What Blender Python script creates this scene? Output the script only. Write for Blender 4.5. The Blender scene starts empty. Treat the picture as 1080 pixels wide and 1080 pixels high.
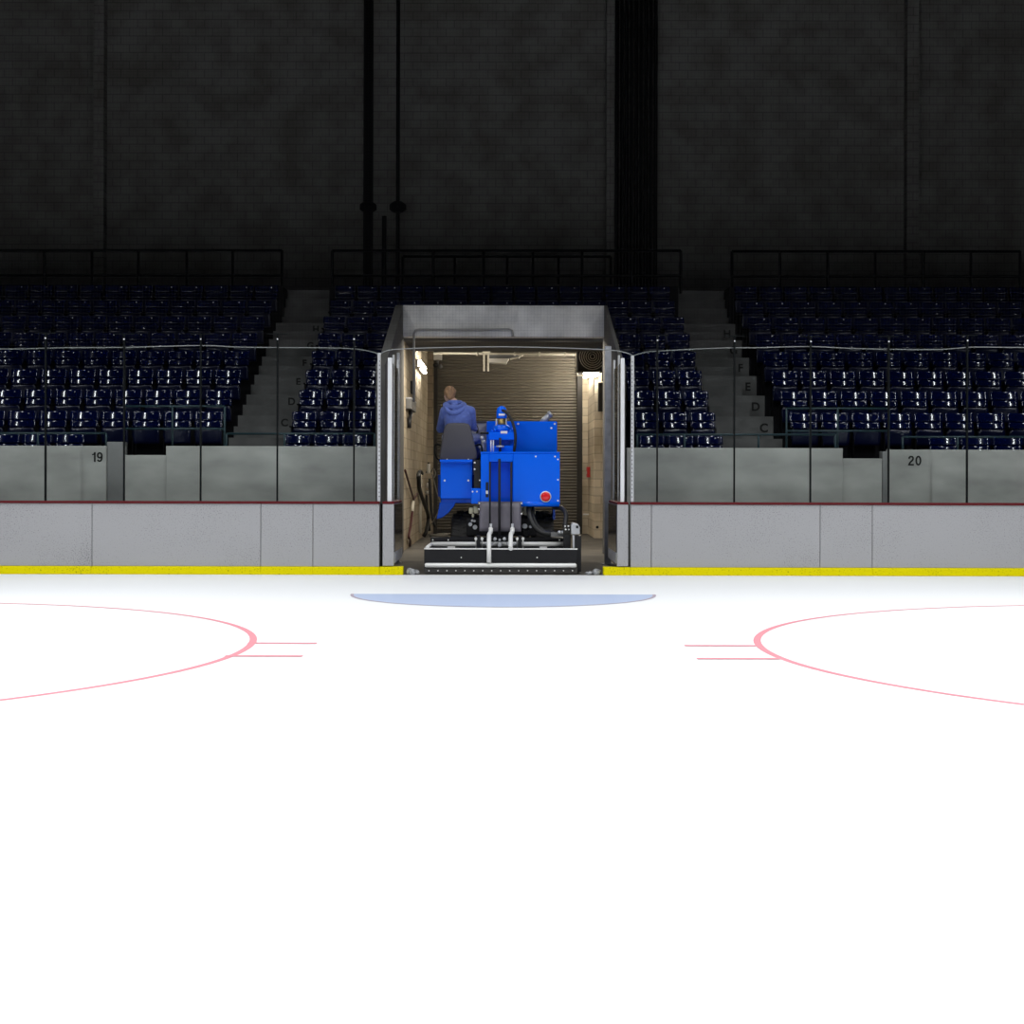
import bpy, bmesh, math, random
from mathutils import Vector, Matrix
random.seed(7)
S = bpy.context.scene
COL = S.collection
PI = math.pi

# ------------------------------------------------------------------ camera and measuring
F, H, CX, CY, ROLL = 1600.0, 1.43, 531.0, 503.5, 0.0023
cam_d = bpy.data.cameras.new('camera'); cam = bpy.data.objects.new('camera', cam_d); COL.objects.link(cam)
cam.location = (0, 0, H); cam.rotation_euler = (PI / 2, -ROLL, 0)
cam_d.sensor_width = 36; cam_d.lens = F / 1080 * 36
cam_d.shift_x = (540 - CX) / 1080; cam_d.shift_y = (CY - 540) / 1080
cam_d.clip_end = 200
S.camera = cam


def at(x, y, D):
    """Metres across, depth and height of a point measured in the photograph at depth D."""
    return Vector(((x + ROLL * (y - CY) - CX) * D / F, D, H + (CY - (y - ROLL * (x - CX))) * D / F))


# ------------------------------------------------------------------ materials
def mat(name, col, rough=.5, metal=0., spec=.5, noise=None, bump=None, coat=0., emit=None, sheen=0.):
    m = bpy.data.materials.new(name); m.use_nodes = True
    nt = m.node_tree; b = nt.nodes['Principled BSDF']
    b.inputs['Base Color'].default_value = (*col, 1)
    b.inputs['Roughness'].default_value = rough
    b.inputs['Metallic'].default_value = metal
    b.inputs['Specular IOR Level'].default_value = spec
    b.inputs['Coat Weight'].default_value = coat
    b.inputs['Coat Roughness'].default_value = .1
    b.inputs['Sheen Weight'].default_value = sheen
    if emit:
        b.inputs['Emission Color'].default_value = (*emit[0], 1); b.inputs['Emission Strength'].default_value = emit[1]
    tc = nt.nodes.new('ShaderNodeTexCoord')
    if noise:  # (scale, amount, detail[, stretch])
        n = nt.nodes.new('ShaderNodeTexNoise'); n.inputs['Scale'].default_value = noise[0]; n.inputs['Detail'].default_value = noise[2]
        src = tc.outputs['Object']
        if len(noise) > 3:
            mp = nt.nodes.new('ShaderNodeMapping'); mp.inputs['Scale'].default_value = noise[3]
            nt.links.new(src, mp.inputs['Vector']); src = mp.outputs['Vector']
        nt.links.new(src, n.inputs['Vector'])
        r = nt.nodes.new('ShaderNodeValToRGB')
        r.color_ramp.elements[0].position = .3; r.color_ramp.elements[1].position = .7
        a = noise[1]
        r.color_ramp.elements[0].color = (*[c * (1 - a) for c in col], 1)
        r.color_ramp.elements[1].color = (*[min(1, c * (1 + a)) for c in col], 1)
        nt.links.new(n.outputs['Fac'], r.inputs['Fac']); nt.links.new(r.outputs['Color'], b.inputs['Base Color'])
    if bump:  # (scale, strength)
        n2 = nt.nodes.new('ShaderNodeTexNoise'); n2.inputs['Scale'].default_value = bump[0]; n2.inputs['Detail'].default_value = 4
        nt.links.new(tc.outputs['Object'], n2.inputs['Vector'])
        bp = nt.nodes.new('ShaderNodeBump'); bp.inputs['Strength'].default_value = bump[1]; bp.inputs['Distance'].default_value = .02
        nt.links.new(n2.outputs['Fac'], bp.inputs['Height']); nt.links.new(bp.outputs['Normal'], b.inputs['Normal'])
    return m


def block_mat(name, col, mortar, axes, bw=.4, bh=.2, rough=.9, amt=.12, ms=.012):
    m = mat(name, col, rough, spec=.2); nt = m.node_tree; b = nt.nodes['Principled BSDF']
    tc = nt.nodes.new('ShaderNodeTexCoord'); sp = nt.nodes.new('ShaderNodeSeparateXYZ'); cb = nt.nodes.new('ShaderNodeCombineXYZ')
    nt.links.new(tc.outputs['Object'], sp.inputs[0])
    nt.links.new(sp.outputs[axes[0]], cb.inputs[0]); nt.links.new(sp.outputs[axes[1]], cb.inputs[1])
    br = nt.nodes.new('ShaderNodeTexBrick'); nt.links.new(cb.outputs[0], br.inputs['Vector'])
    br.inputs['Scale'].default_value = 1; br.inputs['Brick Width'].default_value = bw; br.inputs['Row Height'].default_value = bh
    br.inputs['Mortar Size'].default_value = ms
    br.inputs['Color1'].default_value = (*[c * (1 - amt) for c in col], 1); br.inputs['Color2'].default_value = (*[c * (1 + amt) for c in col], 1)
    br.inputs['Mortar'].default_value = (*mortar, 1)
    n = nt.nodes.new('ShaderNodeTexNoise'); n.inputs['Scale'].default_value = 1.3; n.inputs['Detail'].default_value = 6
    nt.links.new(tc.outputs['Object'], n.inputs['Vector'])
    r = nt.nodes.new('ShaderNodeValToRGB'); r.color_ramp.elements[0].color = (.72, .70, .66, 1); r.color_ramp.elements[1].color = (1, 1, 1, 1)
    r.color_ramp.elements[0].position = .35; r.color_ramp.elements[1].position = .6
    nt.links.new(n.outputs['Fac'], r.inputs['Fac'])
    mx = nt.nodes.new('ShaderNodeMix'); mx.data_type = 'RGBA'; mx.blend_type = 'MULTIPLY'; mx.inputs['Factor'].default_value = 1
    nt.links.new(br.outputs['Color'], mx.inputs[6]); nt.links.new(r.outputs['Color'], mx.inputs[7])
    nt.links.new(mx.outputs[2], b.inputs['Base Color'])
    return m


def speckle_mat(name, col, dirt, rough, scale, lo, hi, spec=.3, patch=None):
    """Plain paint with puck scuffs: small dirt specks, gathered in patches."""
    m = mat(name, col, rough, spec=spec); nt = m.node_tree; b = nt.nodes['Principled BSDF']
    tc = nt.nodes.new('ShaderNodeTexCoord')
    n = nt.nodes.new('ShaderNodeTexNoise'); n.inputs['Scale'].default_value = scale; n.inputs['Detail'].default_value = 3
    nt.links.new(tc.outputs['Object'], n.inputs['Vector'])
    p = nt.nodes.new('ShaderNodeTexNoise'); p.inputs['Scale'].default_value = 1.1; p.inputs['Detail'].default_value = 2
    nt.links.new(tc.outputs['Object'], p.inputs['Vector'])
    ad = nt.nodes.new('ShaderNodeMath'); ad.operation = 'MULTIPLY_ADD'; ad.inputs[1].default_value = .35
    nt.links.new(p.outputs['Fac'], ad.inputs[0]); nt.links.new(n.outputs['Fac'], ad.inputs[2])
    r = nt.nodes.new('ShaderNodeValToRGB'); r.color_ramp.elements[0].position = lo; r.color_ramp.elements[1].position = hi
    r.color_ramp.elements[0].color = (*col, 1); r.color_ramp.elements[1].color = (*dirt, 1)
    nt.links.new(ad.outputs[0], r.inputs['Fac']); nt.links.new(r.outputs['Color'], b.inputs['Base Color'])
    return m


def ice_mat(name, col, gloss=.07, rough=.12, mottle=0.):
    m = bpy.data.materials.new(name); m.use_nodes = True; nt = m.node_tree; nt.nodes.clear()
    o = nt.nodes.new('ShaderNodeOutputMaterial'); d = nt.nodes.new('ShaderNodeBsdfDiffuse'); g = nt.nodes.new('ShaderNodeBsdfGlossy')
    d.inputs['Color'].default_value = (*col, 1); g.inputs['Roughness'].default_value = rough
    mx = nt.nodes.new('ShaderNodeMixShader'); mx.inputs[0].default_value = gloss
    nt.links.new(d.outputs[0], mx.inputs[1]); nt.links.new(g.outputs[0], mx.inputs[2]); nt.links.new(mx.outputs[0], o.inputs[0])
    if mottle:
        tc = nt.nodes.new('ShaderNodeTexCoord'); n = nt.nodes.new('ShaderNodeTexNoise'); n.inputs['Scale'].default_value = .5; n.inputs['Detail'].default_value = 5
        nt.links.new(tc.outputs['Object'], n.inputs['Vector'])
        r = nt.nodes.new('ShaderNodeValToRGB'); r.color_ramp.elements[0].color = (*[c * (1 - mottle) for c in col], 1); r.color_ramp.elements[1].color = (*col, 1)
        nt.links.new(n.outputs['Fac'], r.inputs['Fac']); nt.links.new(r.outputs['Color'], d.inputs['Color'])
    return m


def glass_mat(name, tint=(1, 1, 1), refl=.04):
    m = bpy.data.materials.new(name); m.use_nodes = True; nt = m.node_tree; nt.nodes.clear()
    o = nt.nodes.new('ShaderNodeOutputMaterial'); t = nt.nodes.new('ShaderNodeBsdfTransparent'); g = nt.nodes.new('ShaderNodeBsdfGlossy')
    t.inputs['Color'].default_value = (*tint, 1); g.inputs['Roughness'].default_value = .03
    fr = nt.nodes.new('ShaderNodeFresnel'); fr.inputs['IOR'].default_value = 1.25 + refl
    mx = nt.nodes.new('ShaderNodeMixShader')
    nt.links.new(fr.outputs[0], mx.inputs[0]); nt.links.new(t.outputs[0], mx.inputs[1]); nt.links.new(g.outputs[0], mx.inputs[2])
    nt.links.new(mx.outputs[0], o.inputs[0])
    return m


M = {}
M['ice'] = ice_mat('ice', (.80, .815, .83), mottle=.03)
M['ice_red'] = ice_mat('ice_red_paint', (.66, .27, .31))
M['ice_blue'] = ice_mat('ice_crease_paint', (.45, .53, .71), gloss=.12)
M['ice_rim'] = ice_mat('ice_crease_outline', (.42, .36, .42))
M['board'] = speckle_mat('board_white', (.39, .39, .405), (.22, .22, .23), .55, 62, .755, .85)
M['kick'] = speckle_mat('kick_yellow', (.80, .70, .001), (.36, .32, .004), .7, 44, .75, .9, spec=.08)
M['cap'] = mat('cap_red', (.11, .006, .010), .5, spec=.2)
M['seam'] = mat('seam_dark', (.02, .02, .02), .8)
M['leaf_black'] = mat('gate_black_panel', (.005, .007, .02), .12, spec=.35)
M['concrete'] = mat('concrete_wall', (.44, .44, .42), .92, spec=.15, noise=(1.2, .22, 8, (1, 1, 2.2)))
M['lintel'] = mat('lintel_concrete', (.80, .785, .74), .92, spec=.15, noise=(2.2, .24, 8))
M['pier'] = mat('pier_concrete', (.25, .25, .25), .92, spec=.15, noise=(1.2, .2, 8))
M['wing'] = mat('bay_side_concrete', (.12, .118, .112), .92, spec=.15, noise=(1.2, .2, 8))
M['stair'] = mat('stair_concrete', (.125, .125, .125), .95, spec=.1, noise=(2, .25, 6))
M['tread'] = mat('terrace_paint', (.010, .010, .012), .9, spec=.1)
M['backwall'] = block_mat('back_wall_block', (.18, .176, .168), (.13, .127, .122), ('X', 'Z'), amt=.04)
M['dark_steel'] = mat('dark_steel', (.0015, .0015, .0025), .8, spec=.1)
M['teal'] = mat('teal_rail_paint', (.012, .035, .045), .5)
M['seat'] = mat('seat_blue_plastic', (.0009, .0030, .031), .11, spec=.6)
M['seat_pan'] = mat('seat_pan_plastic', (.0010, .0028, .026), .3, spec=.5)
M['bracket'] = mat('seat_bracket', (.004, .004, .005), .8, spec=.08)
M['plate'] = mat('number_plate', (.5, .5, .5), .35, metal=.6)
M['glass'] = glass_mat('rink_glass', (.96, .98, .975))
M['alu'] = mat('aluminium', (.62, .63, .65), .38, metal=.6)
M['alu_white'] = mat('white_post', (.75, .76, .78), .35)
M['alu_dark'] = mat('glass_support_metal', (.006, .0075, .008), .7, spec=.08)
M['steel'] = mat('galvanised_steel', (.42, .43, .46), .5, metal=.0, noise=(6, .25, 4))
M['net'] = mat('net_cord', (.03, .03, .031), .9, spec=.1)
M['rope'] = mat('rope', (.25, .26, .26), .8)
M['black_ink'] = mat('black_lettering', (.004, .004, .004), .8)
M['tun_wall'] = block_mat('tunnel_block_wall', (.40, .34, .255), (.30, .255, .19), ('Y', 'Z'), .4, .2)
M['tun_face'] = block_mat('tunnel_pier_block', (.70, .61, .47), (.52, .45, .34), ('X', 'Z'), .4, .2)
M['tun_floor'] = mat('tunnel_floor', (.115, .105, .09), .85, noise=(1.5, .3, 8))
M['ceil'] = mat('ribbed_deck', (.12, .115, .10), .8)
M['door'] = mat('roller_slats', (.105, .093, .074), .6, metal=.1, noise=(.5, .10, 3))
M['door_dark'] = mat('door_guide', (.02, .018, .016), .7)
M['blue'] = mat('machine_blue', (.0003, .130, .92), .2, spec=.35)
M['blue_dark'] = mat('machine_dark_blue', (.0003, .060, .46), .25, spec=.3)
M['black'] = mat('machine_black', (.010, .010, .012), .45, spec=.3)
M['rubber'] = mat('rubber', (.055, .053, .050), .75, bump=(30, .4))
M['hose'] = mat('hose_rubber', (.012, .012, .012), .5)
M['chrome'] = mat('silver_bar', (.84, .84, .82), .38, metal=.15)
M['white_metal'] = mat('white_paint', (.80, .80, .78), .35)
M['silver'] = mat('silver_casting', (.55, .56, .58), .35, metal=.5)
M['flap'] = mat('grey_flap', (.15, .14, .17), .38, spec=.5, noise=(3, .2, 4))
M['cream'] = mat('cream_paint', (.62, .60, .44), .4)
M['red_lens'] = mat('red_lens', (.75, .006, .012), .15, coat=.5)
M['seat_grey'] = mat('seat_vinyl', (.072, .068, .078), .6)
M['dash'] = mat('dash_grey', (.55, .55, .62), .45)
M['brass'] = mat('brass', (.5, .36, .12), .35, metal=.8)
M['skin'] = mat('skin', (.66, .43, .34), .55)
M['lip'] = mat('lip', (.50, .22, .19), .5)
M['hair'] = mat('hair', (.29, .165, .085), .5, noise=(45, .45, 3, (1, 1, .3)), bump=(70, .5))
M['hoodie'] = mat('hoodie_fabric', (.10, .155, .47), .9, sheen=.2, noise=(22, .14, 5), bump=(14, .35))
M['jeans'] = mat('jeans_fabric', (.42, .46, .62), .9, noise=(20, .15, 4))
M['shoe'] = mat('shoe', (.03, .03, .03), .7)
M['lamp'] = mat('fluorescent_tube', (1, 1, 1), .4, emit=((1, .93, .80), 72))
M['white_box'] = mat('white_box', (.62, .60, .55), .5)
M['pipe_white'] = mat('pipe_white', (.62, .58, .48), .5)
M['conduit'] = mat('conduit', (.38, .37, .34), .5)
M['grey_box'] = mat('grey_box', (.14, .14, .14), .6)
M['red'] = mat('red_box', (.50, .02, .015), .4)
M['red_hose'] = mat('dark_red_hose', (.055, .008, .010), .5)
M['scrap'] = mat('scraped_snow', (.30, .31, .32), .7, noise=(20, .6, 5))
M['wire'] = mat('grey_wire', (.20, .19, .17), .6)


# ------------------------------------------------------------------ mesh collector
class MB:
    def __init__(s): s.bm = bmesh.new()

    def quad(s, pts, smooth=False):
        f = s.bm.faces.new([s.bm.verts.new(p) for p in pts]); f.smooth = smooth; return s

    def box(s, x0, x1, y0, y1, z0, z1):
        v = [s.bm.verts.new((x, y, z)) for z in (z0, z1) for y in (y0, y1) for x in (x0, x1)]
        for i in ((0, 2, 3, 1), (4, 5, 7, 6), (0, 1, 5, 4), (2, 6, 7, 3), (0, 4, 6, 2), (1, 3, 7, 5)):
            s.bm.faces.new([v[k] for k in i])
        return s

    def pbox(s, xa, ya, xb, yb, D, depth):
        """Box whose rink-side face was measured in the photograph."""
        a, b = at(xa, ya, D), at(xb, yb, D)
        return s.box(min(a.x, b.x), max(a.x, b.x), D, D + depth, min(a.z, b.z), max(a.z, b.z))

    def tube(s, pts, r, n=8, caps=True, radii=None):
        pts = [Vector(p) for p in pts]; rings = []; up = None
        for i, p in enumerate(pts):
            t = (pts[min(i + 1, len(pts) - 1)] - pts[max(i - 1, 0)]).normalized()
            if up is None:
                up = t.orthogonal().normalized()
            up = (up - t * up.dot(t)); up = up.normalized() if up.length > 1e-6 else t.orthogonal().normalized()
            w = t.cross(up); rr = radii[i] if radii else r
            rings.append([s.bm.verts.new(p + (up * math.cos(2 * PI * k / n) + w * math.sin(2 * PI * k / n)) * rr) for k in range(n)])
        for a, b in zip(rings, rings[1:]):
            for k in range(n):
                f = s.bm.faces.new((a[k], a[(k + 1) % n], b[(k + 1) % n], b[k])); f.smooth = n > 4
        if caps:
            s.bm.faces.new(rings[0][::-1]); s.bm.faces.new(rings[-1])
        return s

    def ring(s, c, R, r, axis='Y', n=32, m=6):
        c = Vector(c); g = []
        for i in range(n):
            a = 2 * PI * i / n; row = []
            for j in range(m):
                b = 2 * PI * j / m; q = R + r * math.cos(b); h = r * math.sin(b)
                d = {'Y': (q * math.cos(a), h, q * math.sin(a)), 'Z': (q * math.cos(a), q * math.sin(a), h), 'X': (h, q * math.cos(a), q * math.sin(a))}[axis]
                row.append(s.bm.verts.new(c + Vector(d)))
            g.append(row)
        for i in range(n):
            for j in range(m):
                f = s.bm.faces.new((g[i][j], g[(i + 1) % n][j], g[(i + 1) % n][(j + 1) % m], g[i][(j + 1) % m])); f.smooth = True
        return s

    def lathe(s, prof, c=(0, 0, 0), axis='Z', n=24):
        """prof: (radius, height) pairs along the axis."""
        c = Vector(c); rings = []
        for r, h in prof:
            ring = []
            for k in range(n):
                a = 2 * PI * k / n
                d = {'Z': (r * math.cos(a), r * math.sin(a), h), 'Y': (r * math.cos(a), h, r * math.sin(a)), 'X': (h, r * math.cos(a), r * math.sin(a))}[axis]
                ring.append(s.bm.verts.new(c + Vector(d)))
            rings.append(ring)
        for a, b in zip(rings, rings[1:]):
            for k in range(n):
                f = s.bm.faces.new((a[k], a[(k + 1) % n], b[(k + 1) % n], b[k])); f.smooth = True
        s.bm.faces.new(rings[0][::-1]); s.bm.faces.new(rings[-1])
        return s

    def prism(s, poly, D0, D1):
        """Outline in (x, z) swept along depth."""
        a = [s.bm.verts.new((x, D0, z)) for x, z in poly]; b = [s.bm.verts.new((x, D1, z)) for x, z in poly]; n = len(poly)
        s.bm.faces.new(a); s.bm.faces.new(b[::-1])
        for i in range(n):
            s.bm.faces.new((a[i], b[i], b[(i + 1) % n], a[(i + 1) % n]))
        return s

    def prism_x(s, poly, x0, x1):
        """Outline in (depth, z) swept across."""
        a = [s.bm.verts.new((x0, y, z)) for y, z in poly]; b = [s.bm.verts.new((x1, y, z)) for y, z in poly]; n = len(poly)
        s.bm.faces.new(a); s.bm.faces.new(b[::-1])
        for i in range(n):
            s.bm.faces.new((a[i], b[i], b[(i + 1) % n], a[(i + 1) % n]))
        return s

    def ball(s, c, rx, ry=None, rz=None, n=12, rot=None):
        ry = ry or rx; rz = rz or rx
        m = Matrix.Translation(c) @ (rot.to_4x4() if rot else Matrix.Identity(4)) @ Matrix.Diagonal((rx, ry, rz, 1))
        r = bmesh.ops.create_uvsphere(s.bm, u_segments=n, v_segments=max(6, n * 2 // 3), radius=1, matrix=m)
        for v in r['verts']:
            for f in v.link_faces: f.smooth = True
        return s

    def build(s, name, m, parent=None, bevel=0., origin=None):
        bmesh.ops.recalc_face_normals(s.bm, faces=s.bm.faces[:])
        me = bpy.data.meshes.new(name)
        off = origin if origin is not None else (root_of(parent).location if parent else Vector((0, 0, 0)))
        if parent is None and origin is None:   # own origin at the base of the thing
            xs = [v.co for v in s.bm.verts]
            off = Vector((sum(v.x for v in xs) / len(xs), sum(v.y for v in xs) / len(xs), min(v.z for v in xs)))
            off = Vector([round(q, 4) for q in off])
        bmesh.ops.translate(s.bm, verts=s.bm.verts[:], vec=-Vector(off))
        s.bm.to_mesh(me); s.bm.free()
        me.materials.append(m)
        o = bpy.data.objects.new(name, me); COL.objects.link(o)
        if parent is None: o.location = off
        else: o.parent = parent
        if bevel:
            b = o.modifiers.new('soft edge', 'BEVEL'); b.width = bevel; b.segments = 2; b.limit_method = 'ANGLE'; b.angle_limit = math.radians(40)
        return o


def root_of(o):
    while o.parent: o = o.parent
    return o


def tag(o, label, cat=None, group=None, kind=None):
    o['label'] = label
    if cat: o['category'] = cat
    if group: o['group'] = group
    if kind: o['kind'] = kind
    return o


def thing(name, label, cat, loc=(0, 0, 0), group=None):
    o = bpy.data.objects.new(name, None); COL.objects.link(o); o.location = loc; o.empty_display_size = .2
    return tag(o, label, cat, group)


def struct(o, label=None):
    o['kind'] = 'structure'
    if label: o['label'] = label
    return o


def text_obj(name, body, size, m, loc, parent=None, depth=.003, bold=0.):
    cu = bpy.data.curves.new(name, 'FONT'); cu.body = body; cu.size = size; cu.extrude = depth; cu.align_x = 'CENTER'; cu.align_y = 'CENTER'
    cu.offset = bold
    t = bpy.data.objects.new(name, cu); COL.objects.link(t)
    dg = bpy.context.evaluated_depsgraph_get(); me = bpy.data.meshes.new_from_object(t.evaluated_get(dg))
    bpy.data.objects.remove(t)
    me.materials.clear(); me.materials.append(m)
    me.transform(Matrix.Rotation(PI / 2, 4, 'X')); me.transform(Matrix.Translation(Vector(loc) - (root_of(parent).location if parent else Vector())))
    o = bpy.data.objects.new(name, me); COL.objects.link(o)
    if parent: o.parent = parent
    return o


# ------------------------------------------------------------------ ice
DB = 22.2                                      # rink side of the dasher boards
ice = MB().box(-16, 16, -6, DB + .02, -.15, 0).build('floor', M['ice'], origin=Vector((0, 0, 0)))
struct(ice, 'white rink ice sheet with faint reflections')


def ring_mark(cx, cy, R, w, label):
    mb = MB(); n = 160
    for i in range(n):
        a, b = 2 * PI * i / n, 2 * PI * (i + 1) / n
        mb.quad([(cx + q * math.cos(t), cy + q * math.sin(t), .002) for t, q in ((a, R), (b, R), (b, R - w), (a, R - w))])
    return struct(mb.build('floor_marking', M['ice_red'], origin=Vector((cx, cy, 0))), label)


DC = 12.62
ring_mark(-6.706, DC, 4.6, .065, 'thin red face-off circle painted on the ice, cut by the left edge')
ring_mark(6.74, DC - .02, 4.6, .065, 'thin red face-off circle painted on the ice, cut by the right edge')
for (xa, xb, y, lab) in ((262, 335, 678.3, 'upper short red hash mark beside the left face-off circle'), (238, 320, 691.8, 'lower short red hash mark beside the left face-off circle'),
                         (722, 797, 681.0, 'upper short red hash mark beside the right face-off circle'), (735, 822, 694.6, 'lower short red hash mark beside the right face-off circle')):
    D = H * F / (y - ROLL * (xa - CX) - CY)
    x0, x1 = (xa - CX) * D / F, (xb - CX) * D / F
    struct(MB().quad([(x0, D - .065, .003), (x1, D - .065, .003), (x1, D + .065 - .03, .003), (x0, D + .065 - .03, .003)]).build('floor_marking', M['ice_red']), lab)
DG = 18.55
mb = MB(); n = 64; c0 = mb.bm.verts.new((0, DG, .002))
vs = [mb.bm.verts.new((1.86 * math.cos(PI + PI * i / n), DG + 1.86 * math.sin(PI + PI * i / n), .002)) for i in range(n + 1)]
for a, b in zip(vs, vs[1:]): mb.bm.faces.new((c0, a, b))
cr = struct(mb.build('floor_marking', M['ice_blue'], origin=Vector((0, DG, 0))), 'pale blue half-round crease painted on the ice before the gate')
mb = MB()
for i in range(n):
    a, b = PI + PI * i / n, PI + PI * (i + 1) / n
    mb.quad([(q * math.cos(t), DG + q * math.sin(t), .003) for t, q in ((a, 1.86), (b, 1.86), (b, 1.82), (a, 1.82))])
mb.build('outline', M['ice_rim'], cr)

# ------------------------------------------------------------------ dasher boards
ZC = at(531, 531.8, DB).z                      # underside of the red cap


def dasher(xa, xb, label):
    x0, x1 = at(xa, 560, DB).x, at(xb, 560, DB).x
    r = thing('dasher_board', label, 'boards', ((x0 + x1) / 2, DB, 0), 'dasher board panels round the rink')
    MB().box(x0 + .004, x1 - .004, DB, DB + .12, .12, ZC).build('panel', M['board'], r, .004)
    MB().box(x0, x1, DB - .022, DB + .12, 0, .118).build('kick_plate', M['kick'], r, .008)
    MB().box(x0, x1, DB - .025, DB + .17, ZC, ZC + .035).build('cap_rail', M['cap'], r, .008)
    return r


for xa, xb, lab in ((-120, 97, 'grey-white dasher board panel below the number 19 wall'), (97, 275, 'wide grey-white dasher board panel left of the narrow scuffed pieces'),
                    (275, 330, 'narrow scuffed dasher board panel, second from the left gate leaf'), (330, 400.2, 'scuffed dasher board panel directly beside the left gate leaf'),
                    (665, 687, 'very narrow dasher board strip directly beside the right gate leaf'), (687, 865, 'wide scuffed dasher board panel right of the machine bay'),
                    (865, 920, 'narrow dasher board panel below the low wall gap by number 20'), (920, 1200, 'clean grey-white dasher board panel below the number 20 wall')):
    dasher(xa, xb, lab)

# ------------------------------------------------------------------ gate leaves swung back into the passage
for sx, side in ((-1, 'left'), (1, 'right')):
    X1 = at(415.3, 560, DB).x if sx < 0 else at(651, 560, DB).x           # passage side of the leaf
    X0 = at(403.5, 560, DB).x if sx < 0 else at(662.6, 560, DB).x
    lo, hi = min(X0, X1), max(X0, X1)
    r = thing('rink_gate', f'open white rink gate leaf swung back on the {side} of the machine bay', 'gate', ((X0 + X1) / 2, DB, 0))
    MB().box(lo, hi, DB, DB + .1, .13, ZC).build('end_post', M['board'], r, .006)
    MB().box(lo + .005, hi - .005, DB + .1, DB + 1.75, .17, ZC).build('leaf_core', M['board'], r, .004)
    xa = X1 - sx * .012
    MB().box(min(X1, xa), max(X1, xa), DB + .06, DB + 1.75, .33, ZC - .01).build('black_panel', M['leaf_black'], r)
    MB().box(min(X1, xa), max(X1, xa), DB + .06, DB + 1.75, .17, .325).build('kick_strip', M['steel'], r)
    MB().box(lo - .003, hi + .003, DB - .01, DB + 1.78, ZC, ZC + .035).build('cap_rail', M['cap'], r, .006)
    xo = at(414, 560, DB).x if sx < 0 else at(652.5, 560, DB).x
    # yellow threshold piece below the leaf
    k0, k1 = (at(400.4, 600, DB).x, at(425, 600, DB).x) if sx < 0 else (at(636.5, 600, DB).x, at(664.8, 600, DB).x)
    kp = MB().box(k0, k1, DB - .022, DB + .2, 0, .118).build('kick_board', M['kick'], None, .008)
    tag(kp, f'short yellow kick plate under the {side} gate leaf', 'kick plate')
    # dark gap strip between leaf and boards
    g0, g1 = (at(400.6, 560, DB).x, at(403.3, 560, DB).x) if sx < 0 else (at(662.8, 560, DB).x, at(664.6, 560, DB).x)
    MB().box(g0, g1, DB + .14, DB + .2, .12, ZC).build('hinge_strip', M['seam'], r)
    zt = at(410, 377, DB).z
    # tall post and glass standing on the leaf
    px0, px1 = (at(408.6, 450, DB).x, at(413.2, 450, DB).x) if sx < 0 else (at(654.8, 450, DB).x, at(658.8, 450, DB).x)
    MB().box(px0, px1, DB + .03, DB + .09, ZC + .035, zt).build('glass_post', M['alu_white'], r, .004)
    pm = (px0 + px1) / 2
    MB().box(pm - .006, pm + .006, DB + .1, DB + 1.7, ZC + .04, zt - .05).build('glass_sheet', M['glass'], r)
    for dd in (.75, 1.7):
        MB().box(pm - .015, pm + .015, DB + dd, DB + dd + .04, ZC + .035, zt + .1).build('glass_post', M['alu'], r)

# ------------------------------------------------------------------ rink glass, supports, net
ZG = at(531, 366.5, DB).z
ys = DB + .05
edges_l = [-36, 47, 130, 211, 292, 373, 398]
edges_r = [668, 693.5, 775, 855.5, 938, 1021, 1104]
names_l = ['furthest left glass pane above the boards, cut by the frame', 'glass pane over the number 19 wall', 'glass pane before the gap right of number 19', 'glass pane left of the pale stairs on the left side',
           'glass pane before the left stairs and first lettered rows', 'narrow glass pane next to the left gate post']
names_r = ['narrow glass pane next to the right gate post', 'glass pane before the seats right of the bay', 'glass pane before the right stairs and letter column', 'glass pane before the low gap left of number 20',
           'glass pane over the number 20 wall', 'furthest right glass pane above the boards, cut by the frame']
for ed, nm in ((edges_l, names_l), (edges_r, names_r)):
    for a, b, l in zip(ed, ed[1:], nm):
        x0, x1 = at(a, 450, DB).x + .02, at(b, 450, DB).x - .02
        tag(MB().box(x0, x1, ys - .006, ys + .006, ZC + .036, ZG).build('rink_glass', M['glass']), l, 'glass', 'rink glass panes on the boards')
near_l = ['at the left frame edge above the seats', 'above the left end of the number 19 wall', 'left of the gap beside number 19', 'right of the low gap beside number 19', 'crossing the left stairs', 'crossing the seats beside the left gate']
sup = [(47, 'slim dark glass support over the number 19 wall', 351), (130, 'slim dark glass support at the gap right of number 19', 352), (211, 'slim dark glass support left of the left stairs', 352),
       (292, 'slim dark glass support crossing the left stairs', 352), (373, 'slim dark glass support crossing the seats left of the bay', 352),
       (693.5, 'slim dark glass support crossing the seats right of the bay', 353.3), (775, 'slim dark glass support crossing the right stairs', 354), (855.5, 'slim dark glass support right of the letter column', 354.5),
       (938, 'slim dark glass support at the left edge of the number 20 wall', 354.5), (1021, 'slim dark glass support right of the number 20', 353.5)]
for x, lab, yt in sup:
    p = at(x, 450, DB); zt = at(x, yt, DB).z
    r = thing('glass_support', lab, 'glass support', (p.x, ys, ZC + .035), 'upright supports between the glass panes')
    MB().box(p.x - .011, p.x + .011, ys - .02, ys + .02, ZC + .036, zt).build('upright', M['alu_dark'], r)
    MB().box(p.x - .15, p.x + .15, ys - .012, ys + .012, zt - .006, zt + .006).build('top_bracket', M['alu_dark'], r)
    MB().ball((p.x, ys - .02, at(x, yt + 5.5, DB).z), .013, n=8).build('bolt', M['alu_white'], r)
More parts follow.
